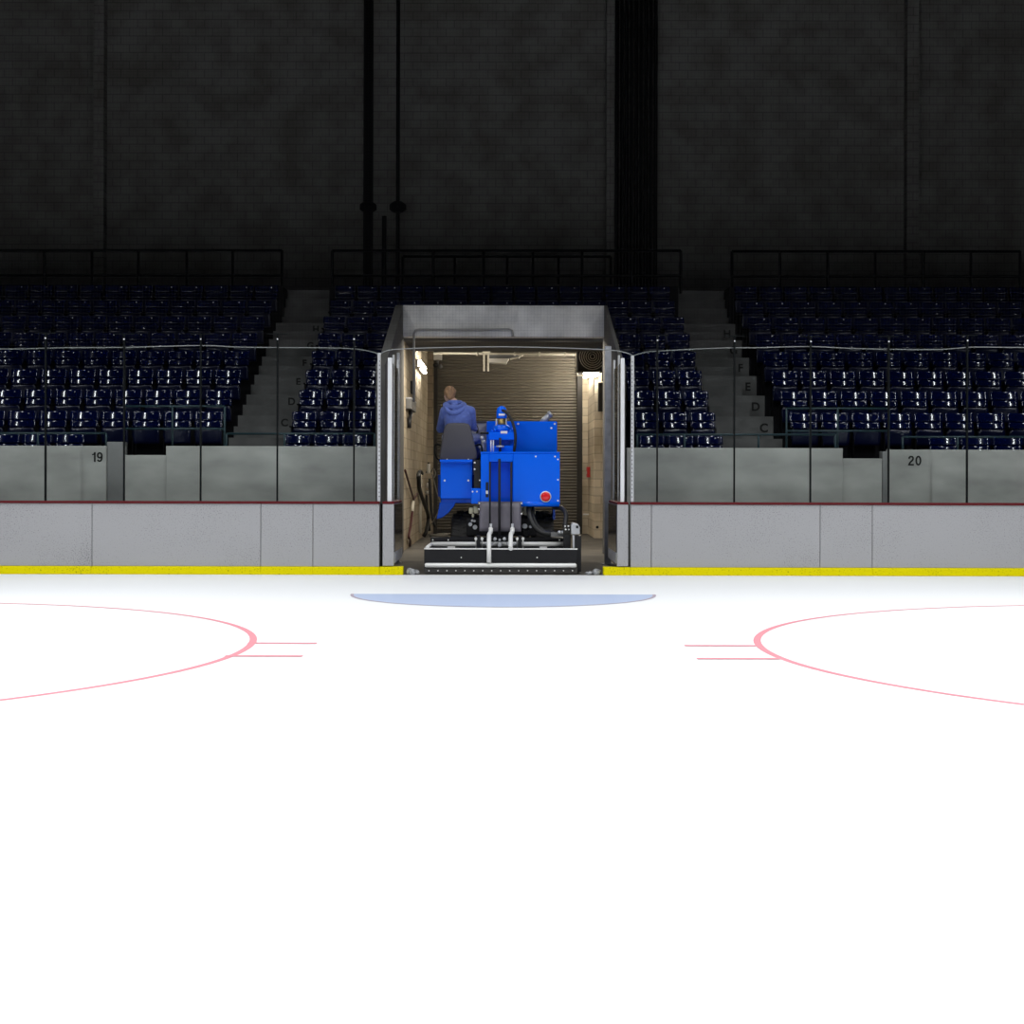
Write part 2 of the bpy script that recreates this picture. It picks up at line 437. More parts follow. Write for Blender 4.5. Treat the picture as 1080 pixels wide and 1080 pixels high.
for x, lab in ((399.5, 'light grey perforated end post at the left side of the gate'), (667.2, 'light grey perforated end post at the right side of the gate')):
    p = at(x, 450, DB); zt = at(x, 372 if x < 500 else 375, DB).z
    r = thing('end_post', lab, 'post', (p.x, ys, ZC + .035))
    MB().box(p.x - .022, p.x + .022, ys - .03, ys + .03, ZC + .036, zt).build('upright', M['alu'], r, .004)
    mb = MB()
    for i in range(34):
        z = ZC + .1 + i * .06
        if z < zt - .03: mb.box(p.x + (.002 if x < 500 else -.012), p.x + (.012 if x < 500 else -.002), ys - .0315, ys - .029, z, z + .02)
    tag(mb.build('slots', M['seam'], r), 'dark slots down the post', kind='stuff')

# protective net above the glass
mb = MB(); nx0, nx1, nz0, nz1 = -9.2, 9.2, ZG + .02, 9.3; yn = DB + .10; w = .00045
x = nx0
while x < nx1:
    mb.box(x - w, x + w, yn - w, yn + w, nz0, nz1); x += .048
z = nz0
while z < nz1:
    mb.box(nx0, nx1, yn - w, yn + w, z - w, z + w); z += .048
tag(mb.build('safety_net', M['net']), 'fine dark mesh net hanging above the rink glass', 'net')


def smooth_path(pts, n=6):
    out = []
    P = [Vector(p) for p in pts]; P = [2 * P[0] - P[1]] + P + [2 * P[-1] - P[-2]]
    for i in range(1, len(P) - 2):
        for k in range(n):
            t = k / n; a, b, c, d = P[i - 1:i + 3]
            out.append(.5 * ((2 * b) + (-a + c) * t + (2 * a - 5 * b + 4 * c - d) * t * t + (-a + 3 * b - 3 * c + d) * t ** 3))
    out.append(P[-2]); return out


for pts, lab in ((((-60, 367), (15, 368.2), (60, 367), (130, 366.5), (212, 364.5), (255, 366.3), (330, 366.8), (372, 368), (392, 371), (400, 374)), 'pale wavy net rope above the left boards'),
                 (((400, 374), (408, 370), (425, 368), (470, 366.5), (531, 365.8), (590, 367), (640, 369), (658, 371.5), (668, 375.3)), 'pale wavy net rope across the machine bay'),
                 (((668, 375.3), (677, 372.5), (692, 370.5), (760, 367.2), (800, 366.8), (855, 365.6), (905, 367.8), (985, 368.8), (1025, 366.3), (1065, 366.5), (1130, 367)), 'pale wavy net rope above the right boards')):
    tag(MB().tube(smooth_path([at(x, y, DB + .10) for x, y in pts]), .008, 6).build('net_rope', M['rope']), lab, 'rope')

# ------------------------------------------------------------------ stands: concrete front wall
DW = 24.0
WX0, WX1 = -2.02, 1.93                          # outer faces of the passage walls


def wall_piece(mb, xa, xb, ytop, D=DW, th=.22):
    a, b = at(xa, ytop, D), at(xb, ytop, D)
    mb.box(a.x, b.x, D, D + th, 0, (a.z + b.z) / 2)


mb = MB(); wall_piece(mb, -140, 112, 470); wl = mb.build('wall_left', M['concrete'], origin=Vector((0, DW, 0)), bevel=.01); struct(wl, 'concrete wall with the number 19 below the blue seats')
mb = MB(); wall_piece(mb, 175, 404, 470.6); w2 = mb.build('wall_left', M['concrete'], origin=Vector((0, DW, 0)), bevel=.01); struct(w2, 'plain concrete wall left of the machine bay')
mb = MB(); wall_piece(mb, 131, 178, 480, DW + .06, .14); w3 = mb.build('wall_left', M['concrete'], origin=Vector((0, DW, 0)), bevel=.01); struct(w3, 'low set-back wall in the gap right of number 19')
mb = MB(); wall_piece(mb, 661, 889, 472.5); w4 = mb.build('wall_right', M['concrete'], origin=Vector((0, DW, 0)), bevel=.01); struct(w4, 'plain concrete wall right of the machine bay')
mb = MB(); wall_piece(mb, 938, 1220, 474.5); w5 = mb.build('wall_right', M['concrete'], origin=Vector((0, DW, 0)), bevel=.01); struct(w5, 'concrete wall with the number 20 below the blue seats')
mb = MB(); wall_piece(mb, 886, 930.5, 483.5, DW + .06, .14); w6 = mb.build('wall_right', M['concrete'], origin=Vector((0, DW, 0)), bevel=.01); struct(w6, 'low set-back wall in the gap left of number 20')
mb = MB(); a, b = at(112.6, 466, DW + .08), at(130.8, 466, DW + .08); mb.box(a.x, b.x, DW + .08, DW + .30, 0, a.z)
struct(mb.build('pillar_left', M['pier'], bevel=.01), 'dark square pillar just right of the number 19')
mb = MB(); a, b = at(930.8, 476, DW + .08), at(937.5, 476, DW + .08); mb.box(a.x, b.x, DW + .08, DW + .30, 0, a.z)
struct(mb.build('pillar_right', M['pier'], bevel=.01), 'dark narrow pillar just left of the number 20')


def ell(cx, cy, rx, ry): return [(cx + rx * math.cos(2 * PI * i / 28), cy + ry * math.sin(2 * PI * i / 28)) for i in range(29)]


DIGITS = {'1': [[(.36, 0), (.36, 1)], [(.08, .745), (.22, .77), (.31, .84), (.36, .97)]],
          '9': [ell(.31, .67, .215, .245), [(.525, .72), (.535, .5), (.50, .27), (.42, .12), (.30, .075), (.18, .11), (.10, .22)]],
          '2': [[(.09, .68), (.11, .80), (.18, .89), (.30, .92), (.42, .89), (.50, .80), (.50, .67), (.44, .55), (.30, .41), (.17, .28), (.09, .10)], [(.0, .08), (.58, .08)]],
          '0': [ell(.31, .5, .22, .42)]}


def wall_number(parent, spots):
    """Block digits lying on the wall: each stroke a flat ribbon."""
    mb = MB(); sw = .082
    for ch, x, y in spots:
        o_ = at(x, y, DW); h = .155
        for q_, st in enumerate(DIGITS[ch]):
            if ch == '1' and q_ == 1: sw_ = .06
            else: sw_ = sw
            pts = []
            for i, (u, v) in enumerate(st):
                a_, b_ = st[max(i - 1, 0)], st[min(i + 1, len(st) - 1)]
                if i in (0, len(st) - 1) and st[0] == st[-1]: a_, b_ = st[-2], st[1]
                d = Vector((b_[0] - a_[0], b_[1] - a_[1])).normalized(); nrm = Vector((-d.y, d.x)) * sw_
                pts.append((Vector((u, v)) + nrm, Vector((u, v)) - nrm))
            yf, yb = DW - .005 - .0004 * q_, DW - .0005
            V = lambda w_, y_: mb.bm.verts.new((o_.x + w_.x * h, y_, o_.z + w_.y * h))
            rows = [(V(l, yf), V(r_, yf), V(l, yb), V(r_, yb)) for l, r_ in pts]
            for A, B in zip(rows, rows[1:]):
                mb.bm.faces.new((A[0], A[1], B[1], B[0])); mb.bm.faces.new((A[0], B[0], B[2], A[2])); mb.bm.faces.new((A[1], A[3], B[3], B[1]))
            for A in (rows[0], rows[-1]): mb.bm.faces.new((A[0], A[1], A[3], A[2]))
    return mb.build('section_number', M['black_ink'], parent)


wall_number(wl, [('1', 96.3, 487.2), ('9', 102.0, 487.2)])
wall_number(w5, [('2', 957.8, 491.0), ('0', 965.3, 491.0)])


# ------------------------------------------------------------------ terraces and stairs
PITCH, RISE, D0, Z0 = .88, .413, 24.6, 1.265


def rowD(k): return D0 + PITCH * k
def rowZ(k): return Z0 + RISE * k


def terrace(name, x0, x1, k0, k1, label):
    mb = MB()
    for k in range(k0, k1 + 1):
        mb.box(x0, x1, rowD(k) - (.38 if k == 0 else .72), rowD(k) + .159, max(rowZ(k) - RISE, 4.13) if k0 == 7 else rowZ(k) - RISE, rowZ(k))
    return struct(mb.build(name, M['tread'], origin=Vector((0, D0, 0))), label)


AXL0, AXL1, AXR0, AXR1 = -4.65, -3.66, 3.66, 4.72
terrace('floor_terrace', -12.5, AXL0, 0, 8, 'dark stepped terrace left of the left stairs')
terrace('floor_terrace', AXL1, WX0 - .01, 0, 6, 'dark stepped terrace left of the machine bay')
terrace('floor_terrace', WX1 + .01, AXR0, 0, 6, 'dark stepped terrace right of the machine bay')
terrace('floor_terrace', AXL1, AXR0, 7, 8, 'dark stepped terrace above the machine bay')
terrace('floor_terrace', AXR1, 12.5, 0, 8, 'dark stepped terrace right of the right stairs')
ZD = 5.44
for nm, x0, x1, h0, h1, lab in (('stairs_left', AXL0, AXL1, AXL0, AXL1 - .005, 'pale concrete stairs left of the machine bay'), ('stairs_right', AXR0, AXR1, AXR0, AXR1 - .34, 'pale concrete stairs with row letters right of the machine bay')):
    mb = MB()
    for k in range(0, 9):
        mb.box(x0 + .005, x1 - .005, rowD(k) - (.38 if k == 0 else .72), rowD(k) + .159, rowZ(k) - RISE, rowZ(k))
        if k: mb.box(h0 + .005, h1, rowD(k) - 1.12, rowD(k) - .721, rowZ(k) - RISE + .001, rowZ(k) - RISE / 2)
    for j in range(1, 5):
        mb.box(x0 + .005, x1 - .005, rowD(8) + .16 + .0 + (j - 1) * .25, rowD(8) + .16 + j * .25, rowZ(8), rowZ(8) + j * (ZD - rowZ(8)) / 4)
    st = struct(mb.build(nm, M['stair'], origin=Vector((0, D0, 0))), lab)
    for k, ch in ((3, 'C'), (4, 'D'), (5, 'E'), (6, 'F'), (7, 'G'), (8, 'H')):
        text_obj('row_letter', ch, .18 if x0 < 0 else .21, M['black_ink'], (x1 - .17, rowD(k) - .722, rowZ(k) - RISE / 2 + (.075 if x0 < 0 else .0)), st, bold=.006)
# upper walkway and back wall
DK = rowD(8) + .17
for x0, x1, lab in ((-12.5, AXL0, 'dark upper walkway left of the left stairs'), (AXL1, AXR0, 'dark upper walkway above the machine bay'), (AXR1, 12.5, 'dark upper walkway right of the right stairs')):
    struct(MB().box(x0, x1, DK, 36.4, ZD - .9, ZD).build('floor_walkway', M['tread']), lab)
struct(MB().box(AXL0, AXL1, DK + 1.0, 36.4, ZD - .3, ZD).build('floor_walkway', M['stair']), 'landing at the top of the left stairs')
struct(MB().box(AXR0, AXR1, DK + 1.0, 36.4, ZD - .3, ZD).build('floor_walkway', M['stair']), 'landing at the top of the right stairs')
struct(MB().box(-14, 14, 36.4, 36.6, 5.1, 14).build('wall_back', M['backwall'], origin=Vector((0, 36.4, 0))), 'dark block wall behind the stands')
struct(MB().box(-14, 14, 15, 36.6, 14.0, 14.2).build('ceiling', M['dark_steel']), 'dark arena ceiling')
for xa, xb, lab in ((97, 108, 'dark wall pilaster behind the upper left rail'), (640, 648, 'wall pilaster beside the row of pipes'), (958, 970, 'dark wall pilaster behind the upper right rail')):
    a, b = at(xa, 250, 36), at(xb, 250, 36)
    struct(MB().box(a.x, b.x, 36.1, 36.42, ZD, 14).build('pillar_back', M['backwall']), lab)
for xa, xb, lab in ((383, 393.5, 'thick dark column with a wide dark cap above the left side of the bay'), (417.5, 421.5, 'thin dark column with a wide dark cap above the left side of the bay')):
    a, b = at(xa, 250, 34), at(xb, 250, 34); c = (a.x + b.x) / 2; zc = at(400, 224, 34).z
    r = thing('roof_column', lab, 'column', (c, 34, ZD))
    MB().lathe([((b.x - a.x) / 2, ZD), ((b.x - a.x) / 2, 14)], (c, 34, 0)).build('shaft', M['dark_steel'], r)
    MB().lathe([(.1, zc), (.19, zc + .06), (.19, zc + .17), (.1, zc + .24)], (c, 34, 0)).build('cap', M['dark_steel'], r)
a, b = at(403, 230, 34.3), at(407.5, 230, 34.3)
tag(MB().box(a.x, b.x, 34.25, 34.35, ZD, at(405, 228, 34.3).z).build('steel_post', M['dark_steel']), 'short dark post standing between the two capped columns', 'post')
a, b = at(393, 228, 34.3), at(421, 229, 34.3)
for i in range(9):
    x = 650.5 + i * 5.2 - .1 * i
    p = at(x, 250, 36.2)
    nth = ['first', 'second', 'third', 'fourth', 'fifth', 'sixth', 'seventh', 'eighth', 'last'][i]
    tag(MB().tube([(p.x, 36.2, ZD), (p.x, 36.2, 14)], .045, 10).build('conduit_pipe', M['dark_steel']), f'dark vertical pipe on the back wall, {nth} from the pilaster', 'pipe', 'row of vertical pipes above the bay')


def railing(name, xs, ytop, ymid, ybot, D, m, label, r=.022, posts_to=None, group=None):
    """Posts at xs, horizontal top and middle rails."""
    p0, p1 = at(xs[0], ytop, D), at(xs[-1], ytop, D)
    o = thing(name, label, 'railing', ((p0.x + p1.x) / 2, D, at((xs[0] + xs[-1]) / 2, ybot, D).z), group)
    y_of = lambda y, x: at(x, y, D)
    for yy in ((ytop, ymid) if ymid else (ytop,)):
        MB().tube([at(xs[0], yy, D), at(xs[-1], yy + 0, D)], r, 8).build('rail', m, o)
    for x in xs:
        a = at(x, ytop, D); zb = at(x, ybot, D).z
        MB().tube([(a.x, D, zb), (a.x, D, a.z)], r, 8).build('post', m, o)
    return o


DR = DK + .15
G = 'dark railings along the upper walkway'
railing('guard_rail', [-4, 47, 97, 146, 197, 245.5, 297.5], 264.2, 290.5, 309, DR, M['dark_steel'], 'dark upper walkway railing left of the left stairs', .03, group=G)
railing('guard_rail', [350.5, 404, 457, 510, 562, 614, 666, 718], 264.5, 291, 309.5, DR, M['dark_steel'], 'dark upper walkway railing centred above the machine bay', .03, group=G)
railing('guard_rail', [425, 480, 535, 589, 644], 270.6, None, 300, 34.6, M['dark_steel'], 'dark lower inner railing seen behind the centre railing', .03, group=G)
railing('guard_rail', [772, 822.5, 873, 923, 974, 1024, 1076], 265.2, 291.6, 310, DR, M['dark_steel'], 'dark upper walkway railing right of the right stairs', .03, group=G)
DT = 24.12
G = 'teal pipe railings behind the concrete wall'
railing('guard_rail', [-60, 40, 112], 457, None, 475, DT, M['teal'], 'low teal pipe rail above the number 19 wall', .018, group=G)
railing('guard_rail', [131, 182, 237], 428.6, 452.3, 479, DT + .1, M['teal'], 'two-bar teal pipe rail over the gap right of number 19', .018, group=G)
railing('guard_rail', [239, 300, 395], 457.5, None, 478, DT, M['teal'], 'low teal pipe rail crossing the left stairs', .018, group=G)
railing('guard_rail', [672, 722, 800, 881], 458.4, None, 480, DT, M['teal'], 'low teal pipe rail crossing the right stairs', .018, group=G)
railing('guard_rail', [829.5, 883.5, 937.5], 431, 454.6, 482, DT + .1, M['teal'], 'two-bar teal pipe rail over the gap left of number 20', .018, group=G)
railing('guard_rail', [952, 1010, 1110], 461, None, 480, DT, M['teal'], 'low teal pipe rail above the number 20 wall', .018, group=G)


# ------------------------------------------------------------------ stadium seats
def shell(width, z0, z1, sag, tilt, thick, groove=None, nu=10, nv=9, y0=0., belly=0.):
    bm = bmesh.new(); front, back = [], []
    for j in range(nv + 1):
        t = j / nv; z = z0 + (z1 - z0) * t; rf, rb = [], []
        for i in range(nu + 1):
            u = 2 * i / nu - 1
            round_ = 1.0
            if t > .82: round_ = 1 - .10 * ((t - .82) / .18) ** 2
            y = y0 - sag * u * u + math.tan(tilt) * (z - z0) - belly * math.sin(PI * t)
            if groove and abs(z - groove) < .012: y += .016
            rf.append(bm.verts.new((u * width / 2 * round_, y, z))); rb.append(bm.verts.new((u * width / 2 * round_, y + thick, z)))
        front.append(rf); back.append(rb)
    for G_, flip in ((front, False), (back, True)):
        for j in range(nv):
            for i in range(nu):
                q = [G_[j][i], G_[j][i + 1], G_[j + 1][i + 1], G_[j + 1][i]]
                f = bm.faces.new(q[::-1] if flip else q); f.smooth = True
    for j in range(nv):
        for i in (0, nu): bm.faces.new((front[j][i], front[j + 1][i], back[j + 1][i], back[j][i]))
    for i in range(nu):
        for j in (0, nv): bm.faces.new((front[j][i], front[j][i + 1], back[j][i + 1], back[j][i]))
    m = MB(); m.bm.free(); m.bm = bm; return m


def make_seat(w):
    sag = .056 if w > .5 else .052
    r = thing('stadium_seat', '', 'seat')
    m = shell(w - .045, .703, .85, sag, math.radians(13), .006, nv=6)
    low = shell(w - .06, .575, .692, sag, math.radians(13), .006, y0=-.022, nv=4)
    me_ = bpy.data.meshes.new('tmp'); low.bm.to_mesh(me_); m.bm.from_mesh(me_); bpy.data.meshes.remove(me_)
    m.box(-w * .25, w * .25, .022, .034, .60, .80)
    m.build('backrest', M['seat'], r)
    shell(w - .07, .30, .56, .03, math.radians(-9), .03, None, y0=-.055, nv=6).build('seat_pan', M['seat_pan'], r)
    MB().box(-w / 2 + .03, -w / 2 + .05, -.10, .05, 0, .60).box(-w / 2 + .01, -w / 2 + .05, -.26, .04, .575, .60).build('bracket', M['bracket'], r)
    MB().box(.085, .103, .004, .018, .80, .818).build('number_plate', M['plate'], r)
    return r


protos = {}
NTH = ['first', 'second', 'third', 'fourth', 'fifth', 'sixth', 'seventh', 'eighth', 'ninth', 'tenth', 'eleventh', 'twelfth', 'thirteenth', 'fourteenth', 'fifteenth', 'sixteenth']
ROWNAME = {0: 'the front row', 1: 'the second row', 2: 'the third row', 3: 'row C', 4: 'row D', 5: 'row E', 6: 'row F', 7: 'row G', 8: 'the top row'}


def place_seat(x, k, w, label, group):
    if w not in protos:
        o = make_seat(w); protos[w] = o
    else:
        o = protos[w].copy(); COL.objects.link(o)
        for ch in protos[w].children:
            c = ch.copy(); COL.objects.link(c); c.parent = o
    o.location = (x, rowD(k) - .02, rowZ(k))
    o['label'] = label; o['category'] = 'seat'; o['group'] = group


W1, W2 = .521, .468
lim = {-1: -535, 1: 552}
for k in range(9):
    s_ = F / rowD(k)
    # outer left block, counted from the stairs
    n = 0; x = AXL0 - .03 - W1 / 2
    while x + W1 / 2 > -535 / s_:
        if k > 0 or x < at(108, 460, rowD(0)).x - W1 / 2:
            place_seat(x, k, W1, f'blue stadium seat in {ROWNAME[k]}, {NTH[n]} seat left of the left stairs', 'blue seats left of the left stairs')
        n += 1; x -= W1
    n = 0; x = AXR1 + .05 + W1 / 2
    while x - W1 / 2 < 552 / s_:
        if k > 0 or x > at(966, 460, rowD(0)).x + W1 / 2:
            place_seat(x, k, W1, f'blue stadium seat in {ROWNAME[k]}, {NTH[n]} seat right of the right stairs', 'blue seats right of the right stairs')
        n += 1; x += W1
    if k < 7:
        for n in range(3):
            place_seat(AXL1 + .09 + W2 * (n + .5), k, W2, f'blue stadium seat in {ROWNAME[k]} left of the bay, {NTH[n]} from the left stairs', 'blue seats between left stairs and bay')
            place_seat(AXR0 - .09 - W2 * (n + .5), k, W2, f'blue stadium seat in {ROWNAME[k]} right of the bay, {NTH[n]} from the right stairs', 'blue seats between bay and right stairs')
    else:
        for n in range(15):
            place_seat(AXL1 + .12 + W2 * (n + .5), k, W2, f'dark blue stadium seat in {ROWNAME[k]} above the bay, {NTH[n]} from the left stairs', 'blue seats above the machine bay')

# ------------------------------------------------------------------ machine bay (passage)
DL = 28.3
zl0, zl1 = at(531, 355.3, DL).z, at(531, 322, DL).z
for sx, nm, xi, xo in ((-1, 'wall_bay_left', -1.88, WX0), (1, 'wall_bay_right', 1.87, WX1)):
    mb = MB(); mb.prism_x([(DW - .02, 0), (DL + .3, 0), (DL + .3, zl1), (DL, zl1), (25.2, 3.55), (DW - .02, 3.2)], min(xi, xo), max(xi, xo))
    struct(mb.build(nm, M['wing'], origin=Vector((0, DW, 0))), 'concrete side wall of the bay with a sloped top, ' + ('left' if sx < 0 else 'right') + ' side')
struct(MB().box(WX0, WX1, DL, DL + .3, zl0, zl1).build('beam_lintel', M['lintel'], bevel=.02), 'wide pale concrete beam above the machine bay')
# ribbed underside behind the beam
mb = MB(); y = DL + 1.2; 
while y < 31.8:
    mb.box(WX0, 2.4, y, y + .10, zl0 + .02, 4.128); mb.box(WX0, 2.4, y + .10, y + .2, zl0 + .06, 4.128); y += .2
struct(mb.build('ceiling', M['ceil']), 'dark ribbed deck under the stands above the bay')
DE = 38.5
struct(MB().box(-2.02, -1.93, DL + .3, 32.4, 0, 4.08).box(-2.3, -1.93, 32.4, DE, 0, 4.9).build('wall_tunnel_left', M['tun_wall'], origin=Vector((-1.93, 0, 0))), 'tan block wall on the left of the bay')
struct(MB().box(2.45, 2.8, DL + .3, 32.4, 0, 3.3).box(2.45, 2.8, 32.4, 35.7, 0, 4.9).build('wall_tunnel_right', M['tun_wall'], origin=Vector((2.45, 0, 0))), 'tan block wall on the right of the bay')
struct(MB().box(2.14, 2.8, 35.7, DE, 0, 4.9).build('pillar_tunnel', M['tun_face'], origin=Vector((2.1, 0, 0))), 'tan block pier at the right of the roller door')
struct(MB().box(-2.3, 2.8, 31.9, DE + .5, 4.9, 5.05).build('ceiling', M['ceil']), 'dark ceiling over the back of the bay')
struct(MB().box(-2.3, 2.8, DB + .02, DE + .5, -.15, 0).build('floor_bay', M['tun_floor'], origin=Vector((0, 25, 0))), 'worn grey concrete floor of the machine bay')
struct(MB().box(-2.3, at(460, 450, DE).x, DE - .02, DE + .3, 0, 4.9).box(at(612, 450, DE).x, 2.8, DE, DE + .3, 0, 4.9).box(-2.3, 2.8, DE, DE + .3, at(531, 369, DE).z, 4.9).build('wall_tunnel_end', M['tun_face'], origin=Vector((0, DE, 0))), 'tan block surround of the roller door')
# roller door
r = thing('door_1', 'tan corrugated roller door closed behind the machine', None, (0, DE, 0)); r['kind'] = 'structure'
xa, xb = at(461.5, 450, DE).x, at(611, 450, DE).x; zt = at(531, 369, DE).z
mb = MB(); sl = .0745; ns = int(zt / sl); prof = []
for i in range(ns):
    for j in range(6):
        a = j / 6; prof.append((DE - .02 - .022 * math.sin(PI * min(a / .82, 1)), (i + a) * sl + .02))
va = [mb.bm.verts.new((xa, y, z)) for y, z in prof]; vb = [mb.bm.verts.new((xb, y, z)) for y, z in prof]
for i in range(len(prof) - 1):
    f = mb.bm.faces.new((va[i], vb[i], vb[i + 1], va[i + 1])); f.smooth = False
va2 = [mb.bm.verts.new((xa, DE, prof[0][1])), mb.bm.verts.new((xb, DE, prof[0][1])), mb.bm.verts.new((xb, DE, prof[-1][1])), mb.bm.verts.new((xa, DE, prof[-1][1]))]
mb.bm.faces.new(va2)
mb.build('slat_curtain', M['door'], r)
MB().box(xa, xb, DE - .06, DE - .0, 0, .09).build('bottom_bar', M['door_dark'], r)
for x0, x1 in ((457.5, 461.5), (608.5, 614)):
    MB().box(at(x0, 450, DE).x, at(x1, 450, DE).x, DE - .12, DE - .03, 0, zt).build('guide_track', M['door_dark'], r)
MB().box(xa - .1, xb + .1, DE - .35, DE - .1, zt - .02, zt + .3).build('roll_hood', M['ceil'], r)

# ------------------------------------------------------------------ things in the bay
# tall steel posts beside the gate
for x0, x1, yt, yb, D, lab in ((638.2, 644.3, 365, 593, 25.0, 'tall galvanised steel post at the right of the bay'), (418.6, 421, 372, 590, 25.2, 'slim grey steel post at the left of the bay')):
    a, b = at(x0, yt, D), at(x1, yb, D)
    r = thing('steel_post', lab, 'post', ((a.x + b.x) / 2, D, 0))
    MB().box(a.x, b.x, D, D + .1, .015, a.z).build('shaft', M['steel'], r, .006)
    MB().box(a.x - .05, b.x + .03, D - .03, D + .13, 0, .015).build('base_plate', M['steel'], r)
# fluorescent lights
for pts, xw, lab in ((((-1.86, 33.2), (-1.86, 35.4)), -1.93, 'lit twin-tube fluorescent light on the left bay wall'), (((2.06, 36.2), (2.06, 38.2)), 2.14, 'lit twin-tube fluorescent light on the right bay pier')):
    (x, y0), (x, y1) = pts; z = 3.92 if x < 0 else 3.98; sx = 1 if x < 0 else -1
    if x > 0: z = 4.0
    r = thing('fluorescent_light', lab, 'light', (x, (y0 + y1) / 2, z))
    MB().box(min(xw, xw + sx * .06), max(xw, xw + sx * .06), y0, y1, z - .09, z + .09).build('housing', M['white_box'], r, .01)
    for dz in (-.045, .045):
        MB().tube([(x + sx * .03, y0 + .04, z + dz), (x + sx * .03, y1 - .04, z + dz)], .028, 10).build('tube', M['lamp'], r)
    MB().tube([(x + sx * .01, y0 - .03, z - .09), (x + sx * .01, y0 + .03, z - .09)], .03, 8).build('end_cap', M['white_box'], r)
# lamp facing out over the pier corner
r = thing('pier_light', 'small lit lamp at the top of the pier beside the fan', 'light', at(623, 396, 35.5))
p0, p1 = at(616.5, 395.5, 35.55), at(630.5, 395.5, 35.55)
MB().box(p0.x, p1.x, 35.58, 35.68, p0.z - .05, p0.z + .07).build('housing', M['white_box'], r, .01)
MB().ball(at(619.5, 394, 35.5), .085, .06, .10, 12).build('bulb', M['lamp'], r)
MB().ball(at(628.3, 393.5, 35.5), .07, .06, .09, 12).build('bulb', M['lamp'], r)
# unit heater fan with ring guard
c = at(624, 376, 33.6)
r = thing('wall_fan', 'dark fan with a round ring guard high at the right of the bay', 'fan', c)
MB().box(c.x - .31, c.x + .31, 33.66, 34.2, c.z - .32, c.z + .30).build('case', M['door_dark'], r, .02)
for i in range(6):
    MB().ring((c.x + .02, 33.62, c.z), .05 + .047 * i, .009, 'Y', 36, 6).build('guard_ring', M['pipe_white'], r)
MB().ball((c.x + .02, 33.62, c.z), .05, .03, .05, 12).build('hub', M['door_dark'], r)
for a in range(4):
    MB().box(-.015, .015, -.01, .01, .04, .27).build('blade', M['grey_box'], r, origin=Vector((0, 0, 0)))
    o = r.children[-1]; o.location = (.02, .05, 0); o.rotation_euler = (0, a * PI / 2 + .4, 0)
# white pipe along the door head
r = thing('ceiling_pipe', 'long white horizontal pipe in front of the roller door head', 'pipe', at(531, 373, 36))
MB().tube([at(457, 372.6, 36), at(609, 373.6, 36)], .028, 10).build('pipe', M['pipe_white'], r)
for x in (503, 543, 569, 596): MB().tube([at(x - 1, 373.2, 36), at(x + 1, 373.2, 36)], .045, 10).build('coupling', M['pipe_white'], r)
MB().tube([at(607, 373.6, 36), at(608, 384, 35.9), at(609, 396, 35.8), at(616, 396.5, 35.75)], .016, 8).build('drop_pipe', M['pipe_white'], r)
r = thing('hanging_bracket', 'white double-legged bracket hanging from the bay ceiling', 'bracket', at(512.5, 372, 35.6))
for x in (510.6, 515): MB().pbox(x - 1, 370.5, x + .9, 391.5, 35.6, .06).build('leg', M['pipe_white'], r, .004)
MB().pbox(508.8, 369, 517, 373, 35.55, .15).build('plate', M['pipe_white'], r, .004)
r = thing('door_opener', 'dark door operator with a pale tilted tray before the roller door', 'motor', at(530, 380, 36))
MB().pbox(516, 371.5, 548, 377.5, 36.1, .4).build('housing', M['grey_box'], r, .02)
a, b, c2, d = at(515, 377.8, 36), at(537, 377.8, 36), at(534, 383.4, 36), at(516, 382.2, 36)
MB().prism([(a.x, a.z), (b.x, b.z), (c2.x, c2.z), (d.x, d.z)], 36.0, 36.35).build('tray', M['white_box'], r, .006)
MB().tube([at(538, 379, 36), at(546, 377, 36), at(552, 374, 36.05)], .02, 8).build('arm', M['pipe_white'], r)
# conduit on the beam
pts = [at(436.5, 424, 28.0), at(436.5, 352, 28.15), at(438.5, 348.3, 28.22), at(442, 347.6, 28.24), at(480, 347.8, 28.24), at(537, 347.3, 28.24), at(540, 348.5, 28.24), at(540.8, 355, 28.24)]
tag(MB().tube(pts, .022, 8).build('conduit', M['conduit']), 'thin grey conduit running along the beam and down the left', 'conduit')
a, b = at(524.5, 327.5, DL), at(545.5, 340, DL)
tag(MB().box(a.x, b.x, DL - .012, DL, b.z, a.z).build('cover_plate', M['lintel'], None, .006), 'flat square concrete-coloured cover plate on the beam', 'plate')
# small objects on the left wall
r = thing('loudspeaker', 'small white box with a dark lens high beside the roller door', 'camera', at(462, 376, 37.95))
MB().pbox(457.3, 371.5, 466, 379.5, 37.95, .19).build('box', M['white_box'], r, .01)
MB().ball(at(459.5, 385, 38.0), .07, n=10).build('lens', M['black'], r)
MB().ball(at(464.5, 386.5, 38.0), .055, n=10).build('lens', M['grey_box'], r)
MB().tube([at(461.5, 379.5, 38.05), at(461.5, 386, 38.05)], .03, 8).build('stem', M['grey_box'], r)
xw = -1.93


def wall_at(x, y):   # point on the left bay wall seen at that pixel
    D = xw * F / (x + ROLL * (y - CY) - CX); return at(x, y, D)


